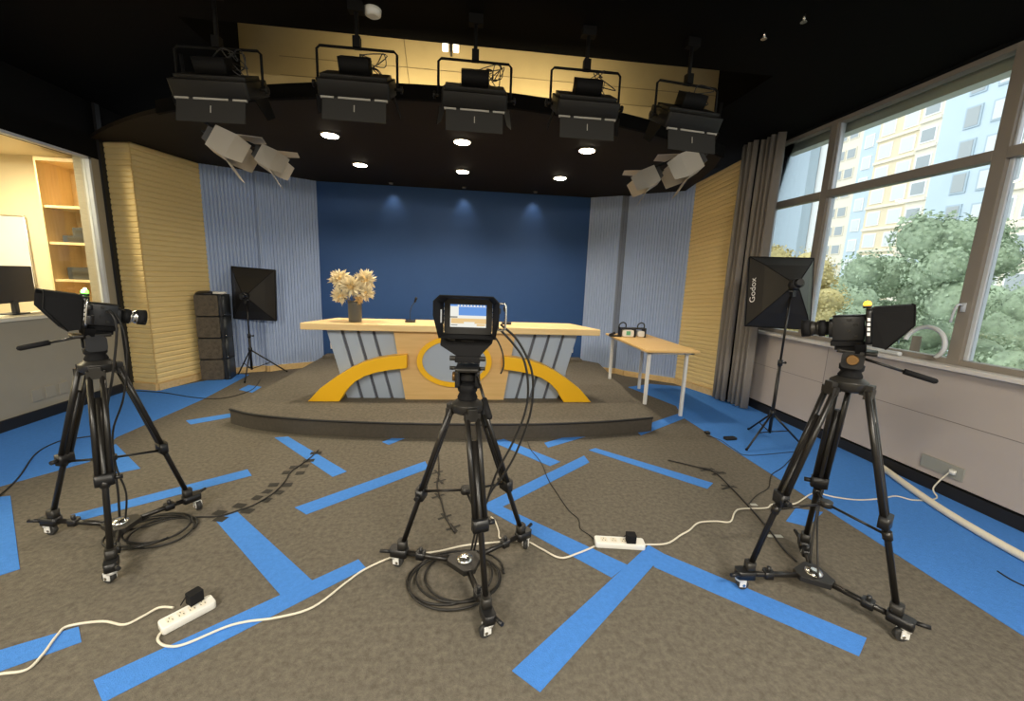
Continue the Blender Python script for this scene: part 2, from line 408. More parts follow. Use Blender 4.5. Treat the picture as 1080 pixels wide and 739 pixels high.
# control room shell
w = MB().m('cream'); w.b2((-7.0, YF, 0), (-6.9, 6.25, 3.0)); struct(w, 'wall_control_room_left')
w = MB().m('cream'); w.b2((-6.9, 6.15, 0), (XL-.18, 6.25, 3.0)); struct(w, 'wall_control_room_back')
w = MB().m('cream'); w.b2((-6.9, YF, 2.9), (XL-.18, 6.25, 3.0)); struct(w, 'ceiling_control_room')
w = MB().m('cream'); w.b2((-7.0, YF-.1, 0), (XL-.1, YF, 3.0)); struct(w, 'wall_control_room_front')
w = MB().m('cream'); w.b2((XL-.18, 5.66, 0), (XL-.1, 6.25, 3.0)); struct(w, 'wall_control_room_right')
# front wall behind the viewer
w = MB().m('greywall'); w.b2((XL-.1, YF-.1, 0), (XR+.1, YF, ZC)); struct(w, 'wall_front')

# right wall under the windows
SZ = 1.04
w = MB().m('pinkwall'); w.b2((XR, YF, .12), (XR+.25, 5.25, SZ-.03)); w.m('black_wall'); w.b2((XR+.03, YF, 0), (XR+.25, 5.25, .12))
w.m('seam')
for y in (3.9, 1.2, -1.5): w.b2((XR-.0015, y-.003, .12), (XR, y+.003, SZ-.03))
w.b2((XR-.0015, YF, .60), (XR, 5.25, .606))
w.m('black_wall'); w.b2((XR, YF, ZC-.01), (XR+.25, 5.25, ZC+.1))
struct(w, 'wall_right')
w = MB().m('base_black'); w.b2((XR-.002, YF, 0), (XR+.03, 5.25, .10)); struct(w, 'baseboard_right')
w = MB().m('sill'); w.b2((XR-.06, YF, SZ-.035), (XR+.20, 5.25, SZ)); struct(w, 'trim_5', bevel=.006)
# windows
TZ0, TZ1 = 2.59, 2.67
YM = [5.22, 4.36, 2.83, 1.28, -.25, -1.8, YF]
def win(i, y0, y1):
    fr = MB().m('frame_out')
    x0, x1 = XR+.06, XR+.15
    fr.b2((x0, y0-.045, SZ), (x1, y0+.045, ZC)); fr.b2((x0-.005, y1+.045, TZ0), (x1, y0-.045, TZ1))
    fr.b2((x0, y1+.045, SZ), (x1, y0-.045, SZ+.045)); fr.b2((x0, y1+.045, ZC-.05), (x1, y0-.045, ZC))
    fr.m('frame_in'); fr.b2((x0+.03, y0-.075, SZ+.045), (x1-.005, y0-.045, TZ0)); fr.b2((x0+.03, y0-.06, TZ1), (x1-.005, y0-.045, ZC-.05))
    o = struct(fr, 'window_%d' % i, bevel=.004)
    for za, zb in ((SZ+.045, TZ0), (TZ1, ZC-.05)):
        g = MB().m('glass'); g.b2((x0+.045, y1+.045, za), (x0+.051, y0-.075, zb)); g.build('pane', o)
    return o
for i in range(len(YM)-1):
    o = win(i+2, YM[i], YM[i+1])
    if i in (1, 2):
        h = MB().m('frame_in'); yy = YM[i+1]+.10-.045
        h.rbox((XR+.05, YM[i+1]+.0, 1.50), (.02, .03, .07), .008); h.tube(smooth([(XR+.04, YM[i+1], 1.52), (XR-.0, YM[i+1]+.0, 1.52), (XR-.01, YM[i+1]+.01, 1.48), (XR-.01, YM[i+1]+.02, 1.38)], 4), .009)
        h.build('handle', o)
w = MB().m('blind'); w.b2((XR+.22, YF, ZC-.12), (XR+.34, 5.25, ZC+.3)); struct(w, 'trim_6')

# ------------------------------------------------------------------ platform and desk
pf = [(-2.42, 4.34), (-2.1, 4.17), (-1.6, 4.03), (-1.0, 3.94), (-.3, 3.885), (.4, 3.87), (.9, 3.885), (1.5, 3.95), (2.03, 4.06)]
fc = [Vector((x, y, 0)) for x, y in pf]; fc = [Vector((p.x, p.y, 0)) for p in smooth(fc, 5)]
outl = fc + [Vector((2.33, 6.88, 0)), Vector((2.07, YB-.02, 0)), Vector((-2.37, YB-.02, 0)), Vector((-2.41, 7.10, 0))]
P = thing('stage_platform', 'low carpeted stage platform with curved front under the news desk', 'platform')
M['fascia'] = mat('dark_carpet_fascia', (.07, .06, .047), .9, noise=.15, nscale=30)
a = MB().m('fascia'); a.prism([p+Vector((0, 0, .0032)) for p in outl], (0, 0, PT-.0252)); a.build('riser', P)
a = MB().m('carpet'); a.prism([p+Vector((0, 0, PT-.022)) for p in outl], (0, 0, .022)); a.build('deck', P)
a = MB().m('base_black'); e = [Vector((p.x, p.y-.004, PT-.012)) for p in fc]; a.tube(e, .011, 6); a.tube([(2.03, 4.06, PT-.012), (2.335, 6.86, PT-.012)], .008, 6); a.build('edge_strip', P)
a = MB().m('carpet'); a.b2((-2.36, 6.93, PT), (2.05, YB-.002, PT+.045)); struct(a, 'trim_7')

DT = 1.045; DYF = 4.70
D = thing('news_desk', 'wide maple topped news desk with yellow arches standing on stage platform', 'desk', (-.12, 4.7, PT))
def dl(pts): return [Vector((x+.12, y-4.7, z-PT)) for x, y, z in pts]
a = MB().m('desk_top'); a.prism(dl([(-1.78, 4.58, .97), (1.55, 4.58, .97), (1.33, 5.17, .97), (-1.57, 5.17, .97)]), (0, 0, .075)); a.build('desk_top', D, .008)
a = MB().m('desk_panel'); a.prism(dl([(-.69, 4.66, PT), (.45, 4.66, PT), (.565, 4.66, .97), (-.815, 4.66, .97)]), (0, .06, 0)); a.build('centre_panel', D)
def slat_side(sg):
    cx = -.12
    a = MB().m('desk_grey')
    # body slanting outward to the top, split by dark grooves
    def X(v): return cx + sg*v
    it, ib = .67, .55
    edges = [(it, ib), (.93, .73), (1.10, .90), (1.27, 1.07), (1.45, 1.25)]
    for (t0, b0), (t1, b1) in zip(edges, edges[1:]):
        g = .018
        a.prism(dl([(X(b0+g), 4.72, PT), (X(b1-g), 4.72, PT), (X(t1-g), 4.72, .97), (X(t0+g), 4.72, .97)]), (0, .05, 0))
    a.m('groove'); a.prism(dl([(X(ib), 4.745, PT), (X(edges[-1][1]-.01), 4.745, PT), (X(edges[-1][0]-.01), 4.745, .97), (X(it), 4.745, .97)]), (0, .05, 0))
    a.m('desk_grey')
    a.prism(dl([(X(1.23), 4.76, PT), (X(1.23), 5.0, PT), (X(1.43), 5.0, .97), (X(1.43), 4.76, .97)]), (sg*.02, 0, 0))
    a.build('slatted_side', D)
slat_side(-1); slat_side(1)
arch = [(-1.735, PT), (-1.60, .32), (-1.44, .442), (-1.28, .545), (-1.14, .615), (-1.0, .662), (-.84, .692), (-.66, .712), (-.66, .560), (-.84, .537), (-1.0, .505), (-1.12, .462), (-1.22, .402), (-1.31, .312), (-1.40, PT)]
def arch_part(sg):
    pts = [((-.12+sg*(x+.12)*-1) if sg > 0 else x, 4.57, z) for x, z in arch]
    a = MB().m('desk_yellow'); a.prism(dl(pts), (0, .14, 0)); a.build('arch', D, .004)
arch_part(-1); arch_part(1)
def ellipse(cx, cz, rx, rz, y, n=48): return [Vector((cx+rx*math.cos(2*PI*i/n), y, cz+rz*math.sin(2*PI*i/n))) for i in range(n)]
a = MB().m('disc'); a.prism([p for p in dl([(p.x, p.y, p.z) for p in ellipse(-.13, .63, .37, .27, 4.64)])], (0, .03, 0)); a.build('disc', D)
a = MB().m('desk_yellow')
o1 = dl([tuple(p) for p in ellipse(-.13, .63, .425, .298, 4.62)]); i1 = dl([tuple(p) for p in ellipse(-.13, .63, .365, .245, 4.62)])
n = len(a.v); N = len(o1); dv = Vector((0, .045, 0)); a.v += o1+i1+[p+dv for p in o1]+[p+dv for p in i1]
for i in range(N):
    j = (i+1) % N
    a.face([n+i, n+j, n+N+j, n+N+i]); a.face([n+i, n+2*N+i, n+2*N+j, n+j]); a.face([n+N+i, n+N+j, n+3*N+j, n+3*N+i])
a.build('ring', D)
a = MB().m('desk_grey'); a.prism(dl([(-1.5, 4.95, PT), (1.26, 4.95, PT), (1.26, 5.0, PT), (-1.5, 5.0, PT)]), (0, 0, .80)); a.build('back_panel', D)

# vase and blooms
V = Vector((-1.26, 4.80, DT))
a = MB().m('vase'); a.lathe(V, [(.068, 0), (.072, .02), (.074, .2), (.078, .235), (.066, .235), (.06, .2)], 24)
tag(a.build('vase'), 'plain dark grey cylinder vase on the left of the news desk', 'vase')
blooms = [((-.155, 0, .47), .12, 'highest bloom at the left of the vase bouquet, pointed petals'), ((.115, .02, .47), .12, 'high cream bloom at the upper right of the vase bouquet'),
          ((-.02, -.05, .40), .13, 'large cream bloom at the middle front of the vase bouquet'), ((-.14, -.04, .29), .105, 'low cream bloom hanging at the lower left over the vase rim'),
          ((.13, -.03, .33), .10, 'cream bloom at the right side of the vase bouquet, below the high one'), ((.06, -.07, .255), .06, 'small golden bloom just over the vase rim at right')]
for k, (off, r, lab) in enumerate(blooms):
    c0 = V+Vector(off)
    t = thing('dried_flower', lab, 'flower', V+Vector((0, 0, .2)), 0, 'dried blooms in the grey vase')
    lc = c0-(V+Vector((0, 0, .2)))
    a = MB().m('bloom' if k < 5 else 'bloom_core')
    rnd = random.Random(k)
    for i in range(170 if k < 5 else 80):
        z = rnd.uniform(-1, 1); th = rnd.uniform(0, 2*PI); q = math.sqrt(1-z*z); dr = Vector((q*math.cos(th), q*math.sin(th), z))
        s = dr.orthogonal().normalized(); s.rotate(Matrix.Rotation(rnd.uniform(0, 6.28), 3, dr)); L = r*rnd.uniform(.75, 1.2); u = dr.cross(s)
        a.poly([lc+dr*r*.2, lc+dr*L*.65+s*r*.13+u*r*.03, lc+dr*L, lc+dr*L*.65-s*r*.13+u*r*.03])
    a.build('petals', t)
    a = MB().m('bloom_core'); a.ball(lc, r*.42, 10); a.build('flower_head', t)
    a = MB().m('stem'); a.tube(smooth([Vector((0, 0, -.15)), Vector((off[0]*.2, off[1]*.2, .0)), lc], 4), .004, 6); a.build('stem', t)

# gooseneck microphones
def mic(x, y, lab, h, lean):
    t = thing('gooseneck_microphone', lab, 'microphone', (x, y, DT), 0, 'microphones on the news desk')
    a = MB().m('black'); a.rbox((0, 0, .012), (.11, .13, .024), .02); a.build('base', t)
    a = MB().m('black'); a.tube(smooth([(0, 0, .02), (0, 0, h*.5), (lean*.4, -.02, h*.8), (lean, -.05, h)], 5), .004, 6); a.build('gooseneck', t)
    a = MB().m('matte'); a.cone((lean, -.05, h), (lean*1.35, -.08, h+.05), .011, .014); a.build('capsule', t)
mic(-.66, 4.9, 'black gooseneck microphone on the desk top between vase and middle camera', .24, .06)
mic(.48, 4.92, 'black gooseneck microphone on the desk top just right of middle camera', .16, -.03)

# ------------------------------------------------------------------ side table
T = thing('side_table', 'beech topped side table with white steel legs beside the platform', 'table', (2.36, 5.1, 0))
tx0, tx1, ty0, ty1, tz = 2.06, 2.70, 4.40, 5.86, .815
def tl(v): return Vector(v)-Vector((2.36, 5.1, 0))
a = MB().m('table_top'); a.b2(tl((tx0, ty0, tz)), tl((tx1, ty1, tz+.025))); a.build('table_top', T, .003)
a = MB().m('white_metal')
for lo, hi in (((tx0+.05, ty0+.07, tz-.03), (tx1-.03, ty0+.10, tz)), ((tx0+.05, ty1-.1, tz-.03), (tx1-.03, ty1-.07, tz)), ((tx0+.05, ty0+.07, tz-.03), (tx0+.08, ty1-.07, tz)), ((tx1-.06, ty0+.07, tz-.03), (tx1-.03, ty1-.07, tz))): a.b2(tl(lo), tl(hi))
a.build('table_frame', T)
for x, y, z0 in ((2.13, 4.50, PT), (2.13, 5.73, PT), (2.63, 4.56, 0), (2.63, 5.80, 0)):
    a = MB().m('white_metal'); q = tl((x, y, 0)); a.b2((q.x-.017, q.y-.017, z0+.003), (q.x+.017, q.y+.017, tz)); a.build('leg', T)
# little black-framed rig on the table
t = thing('equipment_rig', 'small black framed rig with handles and white pack on the side table', 'equipment', (2.30, 5.52, tz+.025))
a = MB().m('white_metal'); a.rbox((-.05, 0, .055), (.16, .12, .09), .02, axis=1); a.rbox((.14, 0, .05), (.09, .12, .08), .02, axis=1); a.build('battery_pack', t)
a = MB().m('green_mark'); a.b2((-.08, -.063, .03), (-.02, -.0605, .085)); a.build('green_patch', t)
a = MB().m('black')
for x in (-.15, .05, .2): a.b2((x-.012, -.05, 0), (x+.012, .05, .13))
a.b2((-.16, -.055, .11), (.21, .055, .128)); a.b2((-.30, -.03, 0), (-.14, .03, .02)); a.cone((-.30, 0, .02), (-.22, 0, .05), .016); a.build('cage', t)
for x in (-.12, .15):
    a = MB().m('black'); a.tube(smooth([(x-.05, 0, .12), (x-.045, 0, .17), (x, 0, .20), (x+.045, 0, .18), (x+.05, 0, .12)], 4), .009); a.build('handle', t)

# ------------------------------------------------------------------ speaker stack
for i in range(4):
    t = thing('speaker_cabinet', ['lowest of four stacked dark loudspeaker cabinets at the left ribbed wall', 'second from bottom of four stacked dark loudspeaker cabinets', 'third from bottom of four stacked dark loudspeaker cabinets', 'topmost of four stacked dark loudspeaker cabinets, with rounded lid'][i], 'speaker', (-3.585, 6.24, .003+i*.305), .22, 'stacked loudspeaker cabinets')
    a = MB().m('case_side'); a.rbox((0, .02, .15), (.36, .28, .298), .03, axis=2); a.build('cabinet', t)
    a = MB().m('grille'); a.rbox((-.035, -.125, .15), (.275, .03, .285), .02, axis=1); a.build('grille', t)
    a = MB().m('black'); a.b2((.12, -.135, .0), (.15, -.11, .3)); a.build('corner_rail', t)
    a = MB().m('chrome'); a.ball((.165, -.118, .03), .012, 8); a.build('corner_stud', t)
    if i == 3:
        a = MB().m('black'); a.lathe((-.05, .02, .298), [(.15, 0), (.145, .02), (.11, .04), (.03, .048)], 20); a.build('lid', t)
tt = thing('white_box', 'small pale box lying on top of the speaker stack', 'box', (-3.47, 6.22, .003+4*.305+.0))
a = MB().m('white_plastic'); a.rbox((.03, -.05, .022), (.14, .09, .03), .01); a.build('box_body', tt); a = MB().m('matte'); a.box((.03, -.05, .0035), (.14, .09, .007)); a.build('base', tt)

# ------------------------------------------------------------------ softboxes on stands
def light_stand(loc, feet, hub, top, lab, rz=0):
    t = thing('light_stand', lab, 'stand', loc, rz)
    a = MB().m('tripod'); a.cone((0, 0, .12), (0, 0, top*.55), .016); a.build('lower_pole', t)
    a = MB().m('tripod'); a.cone((0, 0, top*.5), (0, 0, top), .011); a.build('upper_pole', t)
    a = MB().m('black'); a.cone((0, 0, top*.55-.03), (0, 0, top*.55+.03), .022); a.cone((.0, 0, top*.55), (.05, 0, top*.55), .008); a.ball((.055, 0, top*.55), .014, 8); a.build('clamp', t)
    a = MB().m('black'); a.cone((0, 0, hub-.02), (0, 0, hub+.03), .026); a.build('hub', t)
    for fx, fy in feet:
        v = Vector((fx, fy, .01))
        a = MB().m('tripod'); a.tube([Vector((0, 0, hub)), v], .010, 6); a.tube([Vector((0, 0, .13)), v*.55+Vector((0, 0, hub*.45))], .006, 6); a.build('leg', t)
        a = MB().m('matte'); a.ball(v+Vector((0, 0, .004)), .014, 8); a.build('foot', t)
    return t
def softbox(apex, centre, w, h, lab, lean=0, mark=False):
    apex, centre = Vector(apex), Vector(centre); n = (centre-apex); n.normalize()
    t = thing('softbox', lab, 'softbox', apex)
    right = Vector((0, 0, 1)).cross(n).normalized()*-1; up = right.cross(n).normalized()
    if up.z < 0: up = -up
    right, up = right*math.cos(lean)+up*math.sin(lean), up*math.cos(lean)-right*math.sin(lean)
    c0 = centre-apex
    cs = [c0+right*(sx*w/2)+up*(sz*h/2) for sx, sz in ((-1, -1), (1, -1), (1, 1), (-1, 1))]
    ins = [right*(sx*.045)+up*(sz*.045) for sx, sz in ((-1, -1), (1, -1), (1, 1), (-1, 1))]
    a = MB().m('soft_black')
    for i in range(4):
        j = (i+1) % 4
        m1 = (cs[i]+cs[j])/2*.5 + (ins[i]+ins[j])/2*.5; mid_i = cs[i]*.55+ins[i]*.45+ (cs[i]-c0)*.06; mid_j = cs[j]*.55+ins[j]*.45+(cs[j]-c0)*.06
        a.poly([ins[i], ins[j], mid_j, mid_i]); a.poly([mid_i, mid_j, cs[j], cs[i]])
        a.poly([cs[i], cs[j], cs[j]+n*.05, cs[i]+n*.05])
    a.build('hood', t)
    a = MB().m('soft_white'); a.poly([c+n*.045 for c in cs]); a.build('diffuser', t)
    a = MB().m('matte')
    for i in range(4):
        j = (i+1) % 4; a.tube([cs[i], cs[j]], .007, 6); a.tube([ins[i], cs[i]*.55+ins[i]*.45+(cs[i]-c0)*.06, cs[i]], .005, 6)
    a.build('rib_frame', t)
    a = MB().m('black'); a.cone(-n*.09, n*.03, .05, .055); a.cone(-n*.13, -n*.09, .03, .045); a.build('lamp_holder', t)
    a = MB().m('black'); a.box((0, 0, -.07), (.035, .035, .08)); a.cone((-.05, 0, -.06), (.05, 0, -.06), .012); a.build('bracket', t)
    return t, cs, ins, right, up, n
light_stand((-3.16, 6.30, .0), [(-.28, .17), (.34, .36), (.06, -.33)], .42, 1.14, 'thin black light stand holding softbox near the left ribbed wall')
softbox((-3.14, 6.24, 1.21), (-3.155, 6.52, 1.22), .585, .76, 'black rectangular softbox turned away, in front of the left blue ribbed wall', lean=-.05)
light_stand((3.13, 3.70, .003), [(-.36, -.17), (.32, -.08), (.06, .38)], .33, 1.56, 'black light stand on the blue carpet by the window wall')
sb, cs, ins, rt, up, nn = softbox((3.12, 3.66, 1.63), (3.24, 3.99, 1.55), .60, .74, 'black softbox with white lettering in front of the curtain and window')
# lettering on the flap of the softbox that faces the room's left
cu = bpy.data.curves.new('softbox_lettering', 'FONT'); cu.body = 'Godox'; cu.size = .092; cu.extrude = .0006; cu.align_x = 'CENTER'; cu.align_y = 'CENTER'
tmp = bpy.data.objects.new('tmp_text', cu); C.objects.link(tmp); bpy.context.view_layer.update()
me = bpy.data.meshes.new_from_object(tmp.evaluated_get(bpy.context.evaluated_depsgraph_get())); bpy.data.objects.remove(tmp)
lt = bpy.data.objects.new('lettering', me); C.objects.link(lt); lt.parent = sb; me.materials.append(M['white_mark'])
lt['label'] = 'white lettering on the side flap'
SBL = (lt, cs, ins, rt, up, nn)
Lc = [c for c in sorted(range(4), key=lambda i: cs[i].x)][:2]     # the two corners on the left side
i0, i1 = sorted(Lc, key=lambda i: cs[i].z); c0_ = Vector((0, 0, 0))
def midp(i): 
    cc = sum(cs, Vector())/4; return cs[i]*.55+ins[i]*.45+(cs[i]-cc)*.06
A0, A1, B0, B1 = cs[i0], cs[i1], midp(i0), midp(i1)
nrm = (A1-A0).cross(B0-A0).normalized()
if nrm.y > 0: nrm = -nrm
xd = (A1-A0).normalized(); yd = nrm.cross(xd).normalized()
mm = Matrix((xd, yd, nrm)).transposed().to_4x4(); mm.translation = (A0+A1)/2*.62+(B0+B1)/2*.38+nrm*.004
lt.matrix_local = mm

# ------------------------------------------------------------------ curtain
def curtain(name, y0, y1, x, n, lab, ph):
    a = MB().m('curtain'); N = n*8; zs = [.03, .5, 1.2, 2.0, 2.8, ZC-.01]; rows = []
    for j, z in enumerate(zs):
        row = []
        for i in range(N+1):
            u = i/N; sq = 1-.06*math.sin(j*1.1+u*3)
            xx = x+.12*(.5-u)*0+.045*math.sin(2*PI*n*u+ph+.25*math.sin(j))*sq+.01*math.sin(9*u+j)
            row.append(len(a.v)); a.v.append(Vector((xx, y0+(y1-y0)*u, z)))
        rows.append(row)
    for r0, r1 in zip(rows, rows[1:]):
        for i in range(N): a.face([r0[i], r0[i+1], r1[i+1], r1[i]], True)
    o = a.build(name); s = o.modifiers.new('solid', 'SOLIDIFY'); s.thickness = .004
    return tag(o, lab, 'curtain', 'window curtains')
curtain('curtain', 5.36, 5.08, 3.54, 3, 'dark grey brown curtain length next to the yellow ribbed wall', .4)
curtain('curtain', 5.12, 4.76, 3.62, 4, 'grey brown curtain length nearest the window glass', 1.3)

# ------------------------------------------------------------------ camera, tripod, dolly
def make_camera(lab, group, loc, ang, tilt, led, screen=False, lift=0):
    t = thing('television_camera', lab, 'camera', loc, 0, group)
    t.rotation_mode = 'XYZ'; t.rotation_euler = (-tilt, 0, ang)
    a = MB().m('black'); a.rbox((0, .035, .085), (.115, .15, .125), .012, axis=1); a.rbox((0, .115, .085), (.09, .03, .09), .02, axis=1)
    a.m('tripod_grey'); 
    for i, z in enumerate((.05, .075, .1, .125)): a.rbox((-.0585, .0+.03*(i % 2), z), (.006, .022, .012), .003, axis=0); a.rbox((.0585, .06-.03*(i % 2), z), (.006, .022, .012), .003, axis=0)
    a.build('camera_body', t, .002)
    a = MB().m('matte'); a.b2((-.05, -.03, .0), (.05, .12, .024)); a.b2((-.035, -.05, -.02), (.035, .10, .0)); a.build('base_plate', t, .002)
    a = MB().m('matte'); a.lathe((0, .13, .085), [(.034, 0), (.034, .02), (.041, .022), (.041, .05), (.036, .052)], 20, RX(-PI/2)); a.build('lens_mount', t)
    a = MB().m('tripod_grey' if not led == 'green' else 'chrome'); a.lathe((0, .18, .085), [(.037, 0), (.037, .012), (.033, .014), (.033, .03), (.037, .032), (.037, .05)], 20, RX(-PI/2)); a.build('lens_barrel', t)
    a = MB().m('matte'); a.lathe((0, .228, .085), [(.041, 0), (.043, .045), (.036, .045), (.034, .02)], 20, RX(-PI/2)); a.build('lens_shade', t)
    # monitor with its deep hood towards the operator
    a = MB().m('black'); a.rbox((0, -.062, .095), (.225, .032, .165), .02, axis=1); a.m('matte'); a.prism([(-.10, -.05, .012), (.10, -.05, .012), (.045, -.05, -.05), (-.045, -.05, -.05)], (0, .05, 0)); a.build('monitor', t)
    sc = MB()
    if screen:
        y = -.0795
        def q(x0, x1, z0, z1, m_, dy=0): sc.m(m_).poly([(x0, y-dy, z0), (x1, y-dy, z0), (x1, y-dy, z1), (x0, y-dy, z1)])
        q(-.084, .084, .045, .15, 'scr_white'); q(-.045, .084, .100, .140, 'scr_blue', .0004); q(-.080, .084, .062, .086, 'scr_tan', .0004)
        q(-.02, .03, .05, .07, 'scr_white', .0006); q(-.084, -.05, .088, .095, 'scr_dark', .0006); q(-.084, .084, .142, .150, 'scr_blue', .0005)
        for i in range(9): q(-.05+i*.015, -.043+i*.015, .141, .149, 'scr_white', .0008)
        q(-.08, -.05, .052, .056, 'scr_dark', .0008); q(.04, .08, .052, .06, 'scr_tan', .0008)
    else:
        sc.m('scr_dark').poly([(-.084, -.0795, .045), (.084, -.0795, .045), (.084, -.0795, .15), (-.084, -.0795, .15)])
    sc.build('screen', t)
    a = MB().m('matte')
    ti, bi, wi = .182, .006, .118           # at the monitor
    tf, wf_ = .186, .142                     # at the far end
    yn, yf, yb = -.078, -.25, -.135
    prof_in = [(-wi, bi), (-wi, ti-.02), (-wi+.02, ti), (wi-.02, ti), (wi, ti-.02), (wi, bi)]
    for th in (0, .004):
        L0 = Vector((-wi+th, yn, bi+.01)); 
        lt_ = [(-wi+th, yn, bi+.0), (-wi+th, yn, ti-.025), (-wf_+th, yf, tf-.025), (-wf_+th, yf, tf-.085), (-wi-.012+th, yb, bi-.01)]
        rt_ = [(-x, y_, z_) for x, y_, z_ in lt_]
        a.poly(lt_); a.poly(rt_[::-1])
        for sx in (-1, 1): a.poly([(sx*(wi-th), yn, ti-.025), (sx*(wi-.025), yn, ti-th), (sx*(wf_-.025), yf, tf-th), (sx*(wf_-th), yf, tf-.025)])
        a.poly([(-wi+.025, yn, ti-th), (wi-.025, yn, ti-th), (wf_-.025, yf, tf-th), (-wf_+.025, yf, tf-th)])
        a.poly([(-wi+th, yn, bi+th), (wi-th, yn, bi+th), (wi+.012-th, yb, bi-.01+th), (-wi-.012+th, yb, bi-.01+th)])
    rim = [(-wi-.012, yb, bi-.01), (-wf_, yf, tf-.085), (-wf_, yf, tf-.025), (-wf_+.025, yf, tf), (wf_-.025, yf, tf), (wf_, yf, tf-.025), (wf_, yf, tf-.085), (wi+.012, yb, bi-.01)]
    a.tube(rim, .0035, 6, closed=True)
    a.build('hood', t)
    a = MB().m('white_mark')
    for sx in (-1, 1):
        for i in range(4): a.b2((sx*.113, -.068, .055+i*.022), (sx*.1145, -.054, .070+i*.022))
    if screen: a.b2((-.118, -.13, .075), (-.1165, -.10, .125)) if False else a.poly([(-.1195, -.115, .065), (-.1225, -.15, .065), (-.1225, -.15, .125), (-.1195, -.115, .125)])
    a.build('white_marks', t)
    if led:
        a = MB().m('black'); a.rbox((0, -.05, .183), (.05, .04, .012), .006); a.build('tally_base', t)
        a = MB().m(led+'_led'); a.ball((0, -.05, .196), .020, 12, (1, 1, .8)); a.build('tally_light', t)
        if led == 'green':
            a = MB().m('white_led'); a.ball((0, -.05, .208), .011, 8); a.ball((.016, -.062, .200), .009, 8); a.build('tally_core', t)
    if lift:
        for ch in [x for x in bpy.data.objects if x.parent == t]: ch.location.z = lift
        a = MB().m('matte'); a.prism([(-.125, -.07, lift+.012), (.125, -.07, lift+.012), (.115, -.07, lift-.03), (.055, -.07, .03), (-.05, -.07, .03), (-.13, -.07, lift-.045)], (0, .14, 0))
        a.rbox((0, .0, .015), (.12, .15, .03), .01); a.m('tripod_grey'); a.rbox((0, -.074, lift-.02), (.06, .01, .008), .003, axis=1); a.box((-.085, -.072, lift-.012), (.05, .006, .012), RY(.25))
        for sx in (-1, 1): a.cone((sx*.045, -.06, .02), (sx*.085, -.06, .02), .012)
        a.build('shoulder_mount', t, .003)
    LF = lift
    a = MB().m('chrome'); a.tube(smooth([(.118, -.06, .155), (.165, -.065, .16), (.175, -.07, .14), (.175, -.07, .055), (.165, -.065, .035), (.118, -.06, .04)], 4), .005); a.build('side_handle', t)
    a = MB().m('black'); a.rbox((.135, -.05, .125), (.035, .03, .03), .008, axis=1); a.rbox((.13, -.045, .06), (.03, .04, .05), .008, axis=1); a.build('connector_block', t)
    if LF:
        for ch in [x for x in bpy.data.objects if x.parent == t and x.name.startswith(('side_handle', 'connector_block'))]: ch.location.z = lift
    return t
